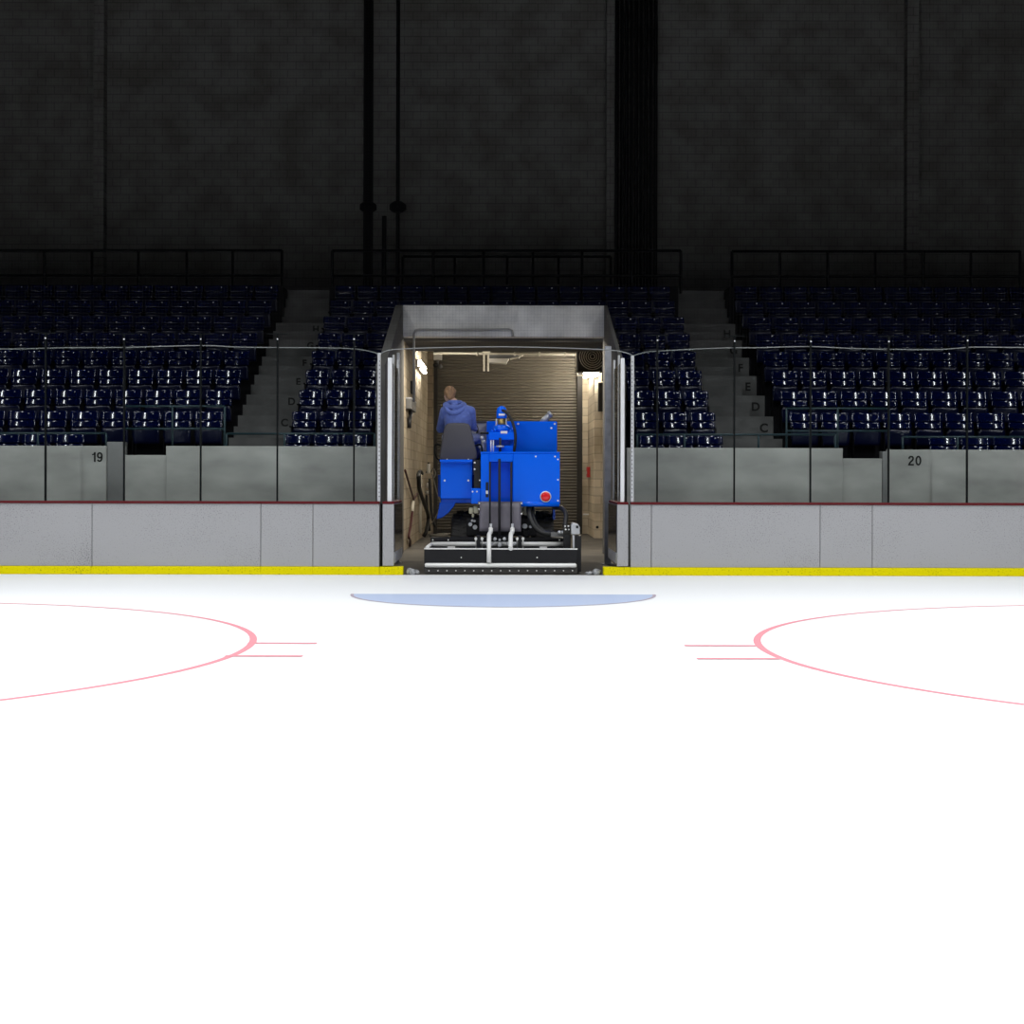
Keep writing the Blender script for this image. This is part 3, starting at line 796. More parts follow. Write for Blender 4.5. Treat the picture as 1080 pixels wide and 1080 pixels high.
q = wall_at(433.5, 409)
tag(MB().box(xw, xw + .08, q.y - .22, q.y + .22, q.z - .13, q.z + .13).build('switch_box', M['black'], None, .01), 'small black switch box on the left bay wall', 'box')
q = wall_at(431, 428); r = thing('wall_cabinet', 'grey open box cabinet on the left bay wall', 'cabinet', (xw, q.y, q.z - .12))
MB().box(xw, xw + .10, q.y - .9, q.y + .9, q.z - .10, q.z + .10).build('body', M['grey_box'], r, .01)
MB().box(xw + .0, xw + .105, q.y - .9, q.y + .9, q.z + .10, q.z + .125).build('lid', M['steel'], r)
q = wall_at(430, 438); r = thing('hose_nozzle', 'dark hose nozzle hanging on the left bay wall', 'nozzle', (xw + .06, q.y, q.z - .25))
MB().tube([q + Vector((.05, .1, .14)), q + Vector((.06, 0, 0)), q + Vector((.05, -.25, -.10)), q + Vector((.05, -.3, -.26))], .04, 8).build('body', M['black'], r)
MB().tube([q + Vector((.07, .15, .16)), q + Vector((.07, -.05, .14))], .035, 8).build('grip', M['red_hose'], r)
# hoses and pipes on the left wall
off = Vector((.05, 0, 0))
pts = [wall_at(424.5, 496) + off, wall_at(429, 511) + off, wall_at(433.5, 526) + off, wall_at(433.2, 530) + off]
r = thing('red_hose', 'dark red hose hanging down the left bay wall', 'hose', wall_at(433, 580) * 1)
r.location = (xw + .05, wall_at(433, 540).y, 0)
MB().tube(smooth_path(pts), .022, 8).build('upper_run', M['red_hose'], r)
MB().tube(smooth_path([wall_at(437.5, 520.5) + off, wall_at(434.5, 525.5) + off, wall_at(433.3, 530) + off]), .02, 8).build('branch', M['red_hose'], r)
MB().tube([wall_at(433.2, 529) + off, wall_at(432.6, 534) + off, wall_at(432.4, 540) + off], .035, 8).build('coupling', M['pipe_white'], r)
MB().tube(smooth_path([wall_at(432.3, 540) + off, wall_at(430.5, 555) + off, wall_at(428.6, 566) + off, wall_at(430, 570) + off, at(432.3, 576.6, 31.4)]), .025, 8).build('lower_run', M['red_hose'], r)
r = thing('black_hose', 'black hose looped over a white pipe on the left bay wall', 'hose', (xw, wall_at(444, 530).y, 0))
MB().tube(smooth_path([wall_at(438.6, 504) + off, wall_at(439.3, 499) + off, wall_at(441.5, 497) + off, wall_at(443.2, 499.5) + off]), .035, 8).build('loop', M['hose'], r)
MB().tube(smooth_path([wall_at(439.2, 500) + off, wall_at(440.3, 516) + off, wall_at(442.5, 530) + off * 2, wall_at(446.5, 545) + off * 2.4, at(449.5, 560, 36.0), at(447, 565.5, 36)]), .045, 8).build('run', M['hose'], r)
p = wall_at(442, 500)
tag(MB().tube([p + Vector((.03, 0, 0)), (xw + .03, p.y, .15)], .035, 8).build('wall_pipe', M['pipe_white']), 'white vertical pipe behind the looped black hose', 'pipe')
for i, (x, y0, y1, lab) in enumerate(((452, 487.5, 499.5, 'upper white canister on the wall left of the machine'), (451.5, 508, 514.5, 'middle white canister on the wall left of the machine'), (451, 517, 521, 'lower white canister on the wall left of the machine'))):
    D = 37.6; p0, p1 = at(x, y1, D), at(x, y0, D)
    r = thing('canister', lab, 'canister', p0, 'white canisters left of the machine')
    hh = p1.z - p0.z
    MB().lathe([(.03, 0), (.045, .02), (.045, hh * .75), (.03, hh * .85)], p0, n=12).build('body', M['white_box'], r)
    MB().lathe([(.02, hh * .85), (.02, hh)], p0, n=10).build('cap', M['black'], r)
    MB().box(xw, p0.x, D - .02, D + .02, p0.z + .02, p0.z + .05).build('bracket', M['grey_box'], r)
pts = [at(454.5, 498, 37.3), at(457, 494, 37.2), at(459.3, 499, 37.2), at(457.5, 504, 37.2), at(455.8, 500, 37.25), at(458, 508, 37.3), at(461, 520, 37.3), at(464.5, 531, 37.3), at(463, 538, 37.3), at(459, 546, 37.3), at(455, 553, 37.4)]
tag(MB().tube(smooth_path(pts), .014, 6).build('grey_wire', M['wire']), 'thin grey wire looping down beside the roller door', 'wire')
for k, (pts, lab) in enumerate(((((450, 522), (450.4, 535), (451.5, 548), (453, 560)), 'dark hose hanging straight down left of the roller door'), (((453, 505), (454, 525), (455.5, 543), (459, 556)), 'second dark hose hanging closer to the roller door'))):
    tag(MB().tube(smooth_path([at(x, y, 37.4 + .1 * k) for x, y in pts]), .035, 8).build('black_hose', M['hose']), lab, 'hose')
tag(MB().tube(smooth_path([(-1.75, 36.4, .035), (-1.5, 36.1, .035), (-1.35, 36.5, .035), (-1.6, 36.9, .035), (-1.3, 37.2, .035), (-1.1, 36.6, .035)]), .032, 8).build('brown_hose', M['wire']), 'grey-brown hose coiled on the floor by the left wall', 'hose')
# fire pull station and pipe stub on the right pier
p = at(617.6, 498, 37.9)
r = thing('fire_alarm', 'small red alarm box on the right pier', 'alarm', (2.14, 37.6, p.z - .1))
MB().box(2.06, 2.139, 37.4, 37.75, p.z - .13, p.z + .13).build('box', M['red'], r, .01)
MB().box(2.05, 2.06, 37.5, 37.6, p.z - .04, p.z + .02).build('handle', M['white_box'], r)
p = at(616, 542.5, 37.9)
tag(MB().tube([(2.139, 37.9, p.z), (p.x - .03, 37.9, p.z)], .02, 8).build('pipe_stub', M['chrome']), 'short shiny pipe stub low on the right pier', 'pipe')
p = at(630, 556, 35.7)
tag(MB().lathe([(.03, -.02), (.035, 0)], (p.x, 35.7, p.z), 'Y', 12).build('floor_outlet', M['black']), 'tiny dark outlet low on the pier face', 'outlet')
a, b = at(630.6, 404, 35.7), at(637, 434, 35.7)
tag(MB().box(a.x, b.x, 35.45, 35.69, b.z, a.z).build('panel_box', M['door_dark'], None, .01), 'tall dark panel box on the pier below the lamp', 'box')
# scraps of snow and hardware at the ends of the threshold
for (xa, xb, lab) in ((430, 440, 'grey scraped snow lump at the left end of the threshold'), (617, 632, 'grey scraped snow lump at the right end of the threshold')):
    mb = MB(); rnd = random.Random(int(xa))
    for i in range(26):
        t = rnd.random(); x = xa + (xb - xa) * t
        grow = t if xa > 500 else (1 - .4 * t)
        h = .025 + .05 * grow * rnd.random(); p = at(x, 603, DB + .12 + rnd.uniform(-.08, .1))
        mb.ball((p.x, p.y, h * .6), h * .9, h * .8, h * .8, 6, Matrix.Rotation(rnd.random() * 3, 3, 'Z'))
    tag(mb.build('snow_lump', M['scrap']), lab, 'snow')

# ------------------------------------------------------------------ ice resurfacer
R = thing('ice_resurfacer', 'blue ice resurfacing machine with black conditioner parked in the bay', 'machine', (0, 24.4, 0))
R_D, B_D, T_D = 22.4, 23.05, 23.9           # conditioner, body and upper tank: rear faces


def part(mb, name, m, bevel=0., parent=None): return mb.build(name, m, parent or R, bevel)


# conditioner (sled)
zt = at(531, 579.5, R_D).z
p0, p1 = at(447.3, 590, R_D), at(609, 590, R_D)
cond = part(MB().box(p0.x, p1.x, R_D, R_D + .05, .012, zt), 'conditioner_plate', M['black'], .006)
part(MB().box(p0.x, p1.x, R_D - .012, R_D + .02, zt, zt + .018), 'top_edge', M['chrome'])
part(MB().box(p0.x, p1.x, R_D - .02, R_D, .012, .105), 'squeegee_strip', M['rubber'], .004)
for i in range(17):
    p = at(452.5 + i * 9.45, 601.8, R_D)
    part(MB().lathe([(.011, -.030), (.011, -.019)], (p.x, R_D, p.z), 'Y', 8), 'rivet', M['chrome'])
for x in (486.5, 566.5):
    p = at(x, 588, R_D); part(MB().lathe([(.010, -.008), (.010, 0)], (p.x, R_D, p.z), 'Y', 8), 'rivet', M['chrome'])
p = at(449.5, 596, R_D); q = at(606.5, 596, R_D)
part(MB().tube([(p.x - .02, R_D - .035, p.z), (p.x, R_D - .035, p.z), (q.x, R_D - .035, p.z), (q.x + .02, R_D - .035, p.z)], .03, 12, radii=[.02, .034, .034, .02]), 'bumper_bar', M['chrome'])
part(MB().box(p0.x, p0.x + .04, R_D + .05, 23.3, .03, zt).box(p1.x - .04, p1.x, R_D + .05, 23.3, .03, zt), 'side_plate', M['black'], .004)
part(MB().box(p0.x + .04, p1.x - .04, R_D + .05, 23.35, .20, .24), 'tray_floor', M['black'])
c0, c1 = at(455.5, 574, 22.8), at(596, 574, 22.8)
part(MB().tube([(c0.x, 22.8, c0.z), (c1.x, 22.8, c1.z)], .036, 14), 'auger_tube', M['chrome'])
a, b = at(449, 579, R_D), at(455.5, 573.5, 22.85)
part(MB().tube([(a.x + .02, R_D + .03, a.z + .02), (b.x, 22.82, b.z)], .028, 8), 'corner_brace', M['chrome'])
d0, d1 = at(454, 567, 23.05), at(598, 571.5, 23.05)
part(MB().box(d0.x, d1.x, 23.05, 23.35, .22, d0.z), 'top_deck', M['black'], .006)
for x in (456.5, 472.8, 590): 
    p = at(x, 569.5, 23.05); part(MB().lathe([(.012, -.008), (.012, 0)], (p.x, 23.05, p.z), 'Y', 8), 'rivet', M['chrome'])
for x0 in (472, 569):
    a, b = at(x0, 576.5, 22.55), at(x0 + 8, 578.3, 22.55)
    part(MB().box(a.x, b.x, 22.5, 22.56, zt + .018, zt + .036), 'white_tab', M['white_metal'])
# centre linkage
for x in (504.8, 548.6):
    part(MB().pbox(x - 2, 565, x + 1.6, 580.5, 22.62, .12), 'mount_post', M['black'], .004)
for x in (502, 551.5, 508.5, 545.5):
    a = at(x, 568, 22.7); part(MB().lathe([(.022, -.04), (.022, .04)], (a.x, 22.66, a.z), 'Y', 10).tube([(a.x, 22.68, a.z), (a.x, 22.68, zt)], .012, 8), 'link_pin', M['chrome'])
part(MB().pbox(513, 565.5, 541, 571, 22.9, .2), 'linkage_plate', M['black'], .004)
for x, y, rr in ((522, 568.5, .028), (532, 568.5, .028), (519, 574, .03), (536, 574, .03), (527, 574.5, .042), (527, 569.5, .02), (512.5, 574, .022), (542.5, 574, .022)):
    a = at(x, y, 22.72); part(MB().lathe([(rr * .7, -.05), (rr, -.03), (rr, .05)], a, 'Y', 12), 'linkage_pin', M['silver'])
# rods and water pipes
for x in (516.7, 526.7, 539.2):
    part(MB().tube([at(x, 487.5 if x != 526.7 else 484, 22.88), at(x, 563 if x != 526.7 else 573, 22.8)], .0155 if x != 526.7 else .02, 8), 'lift_rod', M['black'])
for x, y1 in ((515.8, 593.5), (538.6, 578.5)):
    part(MB().tube(smooth_path([at(x + 1.8, 557, 22.75), at(x + 1.6, 561, 22.72), at(x + .3, 563.5, 22.6), at(x, 568, 22.5), at(x, 578, R_D - .04)]) + [at(x - .1, y1, R_D - .055)], .034, 12), 'water_pipe', M['white_metal'])
    part(MB().tube([at(x + 1.8, 561.5, 22.74), at(x + 1.9, 552.5, 22.78)], .022, 10), 'pipe_fitting', M['silver'])
# grey flap
a, b = at(505.7, 530.3, 22.95), at(549.3, 560.3, 22.95)
mb = MB(); n = 14; rows = []
for j in range(7):
    t = j / 6; rows.append([mb.bm.verts.new((a.x + (b.x - a.x) * i / n, 22.95 - .05 * math.sin(PI * i / n) * (1 - t) - .06 * t + .02 * math.sin(5 * i / n), a.z + (b.z - a.z) * t)) for i in range(n + 1)])
for j in range(6):
    for i in range(n):
        f = mb.bm.faces.new((rows[j][i], rows[j][i + 1], rows[j + 1][i + 1], rows[j + 1][i])); f.smooth = True
fl = part(mb, 'grey_flap', M['flap']); so = fl.modifiers.new('thickness', 'SOLIDIFY'); so.thickness = .012
part(MB().pbox(504, 529, 551, 531, 22.93, .06), 'flap_hem', M['flap'], .004)
for x, y in ((505.5, 531), (550, 531), (550, 542), (505, 537), (507, 558)):
    part(MB().ball(at(x, y, 22.9), .014, n=8), 'bolt', M['chrome'])

# right drive box
a, b = at(606.8, 565, 22.45), at(613, 600, 22.45)
part(MB().box(a.x, b.x, 22.45, 23.3, .035, a.z), 'drive_box', M['black'], .01)
a, b = at(602.5, 551.2, 22.5), at(611.6, 563.5, 22.5)
part(MB().prism([(a.x, a.z - .04), (a.x, b.z), (b.x, b.z), (b.x, a.z - .07), (b.x - .03, a.z - .02), (a.x + .02, a.z)], 22.5, 22.75), 'motor_head', M['silver'], .008)
part(MB().pbox(607.5, 554.5, 610, 557.2, 22.49, .02), 'motor_port', M['black'])
part(MB().pbox(594.5, 564, 602, 579, 22.6, .15), 'valve_block', M['black'], .006)
part(MB().pbox(594, 554.5, 602, 564, 22.65, .15), 'valve_body', M['door_dark'], .006)
for x, y in ((596.5, 558.5), (600, 558.5), (596, 555), (599.5, 555)): part(MB().ball(at(x, y, 22.64), .014, n=8), 'fitting', M['chrome'])
part(MB().pbox(604, 564.5, 606, 578, 22.48, .05), 'clamp_strip', M['silver'])
part(MB().pbox(581, 561.5, 596, 566.5, 22.75, .12), 'side_manifold', M['grey_box'], .006)
for x in (590, 593.5): part(MB().ball(at(x, 561.5, 22.72), .03, n=8), 'fitting', M['silver'])

# body: rear panel with the recess for the lift rods
z_b = at(531, 532, B_D).z; z_top = at(531, 478, B_D).z
X = lambda x, D=B_D: at(x, 505, D).x
Zy = lambda y, D=B_D: at(531, y, D).z
END = 26.6
mb = MB()
mb.box(X(507), X(516), B_D, END, Zy(530.5), z_top)
mb.box(X(516), X(541), B_D, END, Zy(487), z_top)
mb.box(X(541), X(590.5), B_D, END, z_b, z_top)
mb.box(X(516), X(541), B_D + .30, END, Zy(530), Zy(487))
mb.box(X(497), X(507), B_D + .03, END, Zy(531.5), Zy(515))
body = part(mb, 'rear_body', M['blue'], .012)
part(MB().box(X(506.5), X(590.5), B_D - .012, B_D + .30, z_top, z_top + .022), 'top_lip', M['blue'], .006)
# rolled lower apron
mb = MB(); mb.tube([(X(541), B_D + .03, z_b + .01), (X(590), B_D + .03, z_b + .01)], .045, 14)
part(mb, 'apron_roll', M['blue'])
part(MB().pbox(499.8, 485, 506.8, 515.5, B_D + .08, .3), 'side_panel', M['black'], .006)
for y in (488, 495): part(MB().ball(at(500.6, y, B_D + .07), .016, n=8), 'bolt', M['white_metal'])
part(MB().pbox(512.3, 508.5, 515, 524.5, B_D - .006, .02), 'switch_slot', M['black'])
part(MB().pbox(512.4, 517.5, 514.9, 521, B_D - .03, .03), 'switch', M['white_metal'], .005)
for x, y in ((565, 481.5), (585.3, 481.5), (588.4, 484.5), (588.4, 506), (588.4, 528), (506, 506.5), (498.5, 518.5), (503, 518.5)):
    part(MB().lathe([(.013, -.012), (.013, 0)], at(x, y, B_D + (.03 if x < 506.6 else 0)), 'Y', 8), 'bolt', M['white_metal'])
c = at(575.4, 523.8, B_D)
tl = part(MB().lathe([(.085, 0), (.085, -.03), (.07, -.035)], c, 'Y', 24), 'tail_light', M['white_metal'])
part(MB().lathe([(.074, -.034), (.066, -.052), (.035, -.064), (.001, -.066)], c, 'Y', 24), 'red_lens', M['red_lens'], 0, tl)
# upper tank
part(MB().box(X(513, T_D), X(587.5, T_D), T_D, END - .1, z_top + .002, Zy(444.2, T_D)), 'snow_tank', M['blue'], .02)
for x, y in ((546.5, 447), (585, 447), (581.5, 451.5)): part(MB().lathe([(.016, -.012), (.016, 0)], at(x, y, T_D), 'Y', 8), 'bolt', M['white_metal'])
part(MB().box(X(541), X(588), B_D + .3, T_D + .1, z_top - .3, z_top), 'mid_deck', M['blue'])
part(MB().tube([at(571.5, 446, 25.2), at(574.5, 442.5, 25.2), at(580, 437, 25.2)], .05, 14), 'exhaust_pipe', M['silver'])
part(MB().tube([at(579, 437.8, 25.2), at(581.5, 436, 25.2)], .056, 14), 'exhaust_tip', M['silver'])
# hydraulic tower
DT2 = 23.45
part(MB().pbox(517, 470, 541.5, 478.2, DT2, .45), 'pump_base', M['blue'], .012)
part(MB().pbox(515.5, 455.5, 543, 464, DT2 - .02, .45), 'pump_plate', M['blue'], .01)
part(MB().pbox(521, 463, 538, 471, DT2 + .12, .3), 'pump_block', M['blue_dark'], .01)
for x in (517.8, 520.3): part(MB().tube([at(x, 464, DT2), at(x, 478, DT2)], .011, 8), 'pump_rod', M['chrome'])
part(MB().tube([at(527.5, 462, DT2 - .03), at(527.5, 478, DT2 - .03)], .018, 8), 'centre_rod', M['door_dark'])
part(MB().lathe([(.06, -.015), (.06, .015)], at(527.5, 471, DT2 - .03), 'Z', 14), 'rod_collar', M['silver'])
part(MB().pbox(528, 454.6, 535, 457.2, DT2 - .03, .02), 'white_label', M['white_metal'])
c = at(529, 455.5, DT2 + .15)
part(MB().lathe([(.13, 0), (.14, .05), (.12, .09), (.09, .11)], c, 'Z', 20), 'motor_base', M['blue'])
mz = at(529, 440, DT2 + .15).z - c.z
part(MB().lathe([(.062, .10), (.062, mz)], c, 'Z', 18), 'motor_neck', M['brass'])
part(MB().lathe([(.075, mz - .02), (.082, mz), (.082, mz + .08), (.07, mz + .14), (.035, mz + .17), (.01, mz + .175)], c, 'Z', 20), 'motor_dome', M['blue'])
part(MB().pbox(526, 436.3, 532.5, 438.2, DT2 + .05, .02), 'motor_label', M['white_metal'])
for x in (523.5, 533.8): part(MB().tube([at(x, 455, DT2 + .1), at(x, 441.5, DT2 + .1)], .012, 8), 'motor_stud', M['silver'])
for x, y in ((519, 454.5), (522, 453.5), (538, 454.5), (541, 453)): part(MB().ball(at(x, y, DT2 + .02), .022, n=8), 'fitting', M['blue'])
part(MB().tube(smooth_path([at(529, 433, DT2 + .1), at(533, 434, DT2 + .05), at(538, 440, DT2), at(541.5, 448, DT2 - .02), at(543.5, 458, DT2 - .02), at(543.3, 468, DT2), at(541.8, 478.5, DT2 + .02)]), .024, 8), 'hydraulic_hose', M['hose'])
part(MB().tube([at(506.5, 456.8, DT2 + .1), at(516, 456.8, DT2 + .1)], .018, 8), 'lever_handle', M['black'])
# driver's place
DSB, DSE = 23.3, 24.15
part(MB().pbox(464.5, 485.8, 498, 526, DSB + .03, DSE - DSB - .03), 'seat_box', M['blue'], .012)
part(MB().pbox(463.8, 484.6, 498.3, 487.3, DSB - .10, .2), 'seat_box_lip', M['blue'], .006)
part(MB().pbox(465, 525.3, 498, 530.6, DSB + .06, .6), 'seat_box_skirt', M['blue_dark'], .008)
for x in (469, 494): part(MB().lathe([(.016, -.014), (.016, 0)], at(x, 506.8, DSB + .03), 'Y', 8), 'bolt', M['white_metal'])
a = at(463, 531, DSB); 
pl = [(at(x, y, DSB).x, at(x, y, DSB).z) for x, y in ((463.5, 530), (480.5, 530), (478.5, 534), (473, 541), (466, 546.2), (460.3, 547.6), (462, 540))]
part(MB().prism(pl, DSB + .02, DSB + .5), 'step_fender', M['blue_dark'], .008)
floor_z = 1.47
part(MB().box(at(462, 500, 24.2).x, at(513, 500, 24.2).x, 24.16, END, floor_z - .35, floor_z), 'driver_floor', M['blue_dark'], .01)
DSEAT = 23.62
cx0 = at(483, 470, DSEAT).x
# seat back: tapered, rounded slab
oz = lambda y: at(483, y, DSEAT).z
prof = [(463.4, 484.2), (463.2, 480), (467.5, 455), (469, 449.5), (472, 446.6), (477, 446), (489, 446), (493.5, 446.8), (496, 449.5), (497.5, 455), (503.2, 479), (502.8, 484.2), (497, 486.5), (470, 486.5)]
part(MB().prism([(at(x, y, DSEAT).x, at(x, y, DSEAT).z) for x, y in prof], DSEAT, DSEAT + .13), 'seat_back', M['seat_grey'], .03)
part(MB().box(cx0 - .27, cx0 + .27, DSEAT + .12, DSEAT + .62, oz(486.5) + .06, oz(486.5) + .22), 'seat_cushion', M['seat_grey'], .04)
part(MB().box(cx0 - .2, cx0 + .2, DSEAT + .1, DSEAT + .5, oz(486.5) - .02, oz(486.5) + .07), 'seat_base', M['black'], .01)
for sx in (-1, 1):
    xx = cx0 + sx * .30
    part(MB().tube(smooth_path([(xx - sx * .04, DSEAT + .05, oz(470)), (xx + sx * .05, DSEAT + .1, oz(469)), (xx + sx * .07, DSEAT + .1, oz(476)), (xx + sx * .02, DSEAT + .1, oz(484)), (xx - sx * .06, DSEAT + .1, oz(486))]), .014, 8), 'seat_rail', M['alu_dark'])
for x in (471.5, 494): part(MB().ball(at(x, 484.5, DSEAT - .005), .012, n=8), 'bolt', M['chrome'])
part(MB().box(at(497, 450, 24.75).x, at(514, 450, 24.75).x, 24.75, 25.1, floor_z, at(505, 444.3, 24.75).z), 'dashboard', M['dash'], .02)
part(MB().pbox(497, 444.2, 514, 446, 24.72, .06), 'dashboard_edge', M['seat_grey'], .006)
for x, y in ((508.5, 462), (510.5, 466), (507, 472)):
    part(MB().tube([at(x, y, 24.0), at(x + (1 if x < 509 else -.5), y + 8, 24.05), at(509.5, 480, 24.1)], .022, 8), 'control_lever', M['white_metal'])
    part(MB().ball(at(x, y, 24.0), .035, n=8), 'lever_knob', M['white_metal'])
SW = Vector((cx0 + .10, 24.62, 2.20))
sw = MB().ring((0, 0, 0), .19, .016, 'Z', 28, 8).tube([(-.18, 0, 0), (.18, 0, 0)], .014, 8).tube([(0, -.18, 0), (0, 0, 0)], .014, 8)
bmesh.ops.transform(sw.bm, matrix=Matrix.Translation(SW) @ Matrix.Rotation(math.radians(55), 4, 'X'), verts=sw.bm.verts[:])
part(sw, 'steering_wheel', M['black'])
part(MB().tube([SW, (SW.x, 24.85, 1.95), (SW.x, 24.95, floor_z)], .03, 10), 'steering_column', M['black'])
part(MB().box(SW.x - .22, at(499, 450, 24.75).x, 24.8, 25.0, floor_z, floor_z + .35), 'front_shroud', M['blue_dark'], .02)
# chassis, axle, tyres
part(MB().box(at(492, 540, 23.5).x, at(566, 540, 23.5).x, 23.5, END, .52, .80), 'chassis', M['black'], .01)
part(MB().tube([at(486, 552, 23.95), at(575, 552, 23.95)], .10, 14), 'rear_axle', M['black'])
for x0, x1, y0, y1 in ((494.5, 499, 535.5, 542), (499.5, 504.5, 533.5, 541.5), (549.5, 552.5, 535, 541), (552.5, 556.5, 533.5, 543.5), (561, 564.5, 538.5, 543), (497.5, 500, 542, 546)):
    part(MB().pbox(x0, y0, x1, y1, 23.3, .15), 'cream_bracket', M['cream'], .015)
for x, y, rr in ((496, 553, .03), (501, 556, .035), (553.5, 555, .04), (498, 549, .02), (559.5, 555.5, .022), (500.5, 549.5, .018)):
    part(MB().lathe([(rr, -.04), (rr, .05)], at(x, y, 23.4), 'Y', 12), 'axle_fitting', M['silver'])
part(MB().pbox(551.5, 559, 558, 566.5, 23.2, .2), 'axle_guard', M['black'], .01)


def tyre(xc, D, w, rad, name='tire'):
    t = part(MB().lathe([(rad * .55, -w / 2), (rad * .86, -w / 2), (rad * .975, -w * .40), (rad * .98, w * .40), (rad * .86, w / 2), (rad * .55, w / 2)], (xc, D, rad), 'X', 40), name, M['rubber'])
    mb = MB()
    for i in range(28):
        a = 2 * PI * i / 28
        for s_ in (-1, 1):
            m4 = Matrix.Translation((xc, D, rad)) @ Matrix.Rotation(a + (.11 if s_ > 0 else 0), 4, 'X') @ Matrix.Rotation(s_ * .25, 4, 'Z')
            bx = [m4 @ Vector(q) for q in ((s_ * .02, -.022, rad * .96), (s_ * w * .46, -.022, rad * .96), (s_ * w * .46, .022, rad * .96), (s_ * .02, .022, rad * .96), (s_ * .02, -.018, rad), (s_ * w * .44, -.018, rad), (s_ * w * .44, .018, rad), (s_ * .02, .018, rad))]
            vs = [mb.bm.verts.new(q) for q in bx]
            for i4 in ((0, 1, 2, 3), (4, 5, 6, 7), (0, 1, 5, 4), (1, 2, 6, 5), (2, 3, 7, 6), (3, 0, 4, 7)): mb.bm.faces.new([vs[k] for k in i4])
    tag(part(mb, 'tread', M['rubber'], 0, t), 'knobby tread blocks', kind='stuff')
    part(MB().lathe([(rad * .1, -w * .42), (rad * .56, -w * .46), (rad * .56, w * .46), (rad * .1, w * .42)], (xc, D, rad), 'X', 24), 'rim', M['cream'], 0, t)


for x in (487, 573): tyre(at(x, 550, 23.9).x, 23.95, .32, .43)
for x in (487, 573): tyre(at(x, 550, 23.9).x, 26.0, .32, .43)
part(MB().pbox(583, 533.5, 585.5, 548, 23.4, .6), 'side_guard', M['blue_dark'], .006)
# hoses at the right
part(MB().tube(smooth_path([at(558, 534, 23.2), at(558.5, 543, 23.05), at(563, 554, 22.95), at(571, 561, 22.9), at(579, 563, 22.85), at(586, 562.5, 22.8)]), .042, 10), 'hydraulic_hose', M['hose'])
part(MB().tube(smooth_path([at(561.5, 534, 23.25), at(562.5, 545, 23.1), at(567, 555, 23.0), at(574, 560, 22.95), at(583, 561, 22.85)]), .03, 10), 'hydraulic_hose', M['hose'])
part(MB().tube(smooth_path([at(584, 535, 23.2), at(591, 535.5, 23.1), at(595.8, 539.5, 22.95), at(597, 546, 22.85), at(595.5, 555, 22.75)]), .036, 10), 'hydraulic_hose', M['hose'])

# ------------------------------------------------------------------ driver
PX = cx0 - .015


def cap(mb, a, b, ra, rb, n=14):
    """Tapered capsule."""
    a, b = Vector(a), Vector(b); pts, rad = [], []
    d = (b - a).normalized()
    for k in range(5): t = -PI / 2 + PI / 2 * k / 4; pts.append(a + d * ra * math.sin(t)); rad.append(max(ra * math.cos(t), .0005))
    for k in range(5): t = PI / 2 * k / 4; pts.append(b + d * rb * math.sin(t)); rad.append(max(rb * math.cos(t), .0005))
    return mb.tube(pts, 0, n, True, rad)


def chain(mb, pts, n=14):
    for (a, ra), (b, rb) in zip(pts, pts[1:]): cap(mb, a, b, ra, rb, n)
    return mb


def fleshed(mb, name, m, parent, voxel, smooth):
    bmesh.ops.recalc_face_normals(mb.bm, faces=mb.bm.faces[:])
    o = mb.build(name, m, parent)
    rm = o.modifiers.new('skin', 'REMESH'); rm.mode = 'VOXEL'; rm.voxel_size = voxel; rm.use_smooth_shade = True
    if smooth: sm = o.modifiers.new('smooth', 'SMOOTH'); sm.factor = .5; sm.iterations = smooth
    return o


P = thing('person', 'driver with short fair hair in a blue hooded sweatshirt seated on the machine', 'person', (PX, 24.05, 1.95))
YB = 24.02                                       # back plane axis
hip = Vector((PX, YB - .02, 2.02)); chest = Vector((PX + .0, YB + .02, 2.40)); neck0 = Vector((PX - .05, YB + .03, 2.59)); 
headc = at(474, 416.2, YB + .06); headc.y = YB + .06
shL, shR = Vector((PX - .20, YB + .03, 2.475)), Vector((PX + .195, YB + .03, 2.475))
elR = Vector((at(502, 450, YB + .05).x - .055, YB + .12, 2.245)); elL = Vector((PX - .285, YB + .18, 2.20))
wrR = Vector((SW.x + .15, SW.y - .075, SW.z + .01)); wrL = Vector((SW.x - .19, SW.y - .075, SW.z + .0))
kneeR = Vector((at(503.5, 470, 24.4).x - .02, YB + .40, 2.06)); kneeL = Vector((PX - .20, YB + .50, 2.07))
ankR = Vector((kneeR.x + .02, YB + .60, floor_z + .10)); ankL = Vector((kneeL.x, YB + .60, floor_z + .10))
hrot = Matrix.Rotation(math.radians(24), 3, 'Z')      # face turned a little to the left


def hd(x, y, z): return headc + hrot @ Vector((x, y, z))   # y forward (face)


bodyM = MB()
bodyM.ball(headc + hrot @ Vector((0, -.008, .025)), .081, .100, .104, 20, hrot)          # skull
bodyM.ball(hd(0, .033, -.045), .064, .062, .078, 16, hrot)                            # face and jaw
bodyM.ball(hd(0, .072, -.098), .026, .024, .022, 10, hrot)                            # chin
cap(bodyM, hd(0, .094, .01), hd(0, .112, -.028), .009, .014, 10)                      # nose
for s_ in (-1, 1):
    bodyM.ball(hd(s_ * .076, -.008, -.012), .012, .022, .034, 10, hrot)               # ears
    cap(bodyM, hd(s_ * .012, .086, .018), hd(s_ * .05, .072, .018), .010, .009, 8)    # brow
    bodyM.ball(hd(s_ * .045, .066, -.03), .022, .02, .022, 8, hrot)                   # cheek
cap(bodyM, hd(-.02, .088, -.066), hd(.02, .088, -.066), .009, .009, 8)                # mouth
chain(bodyM, [(neck0 - Vector((0, 0, .06)), .062), (neck0 + Vector((0, 0, .03)), .055), (headc + Vector((0, -.015, -.05)), .055)])
chain(bodyM, [(hip, .11), (chest, .12), (neck0 - Vector((0, 0, .05)), .08)])
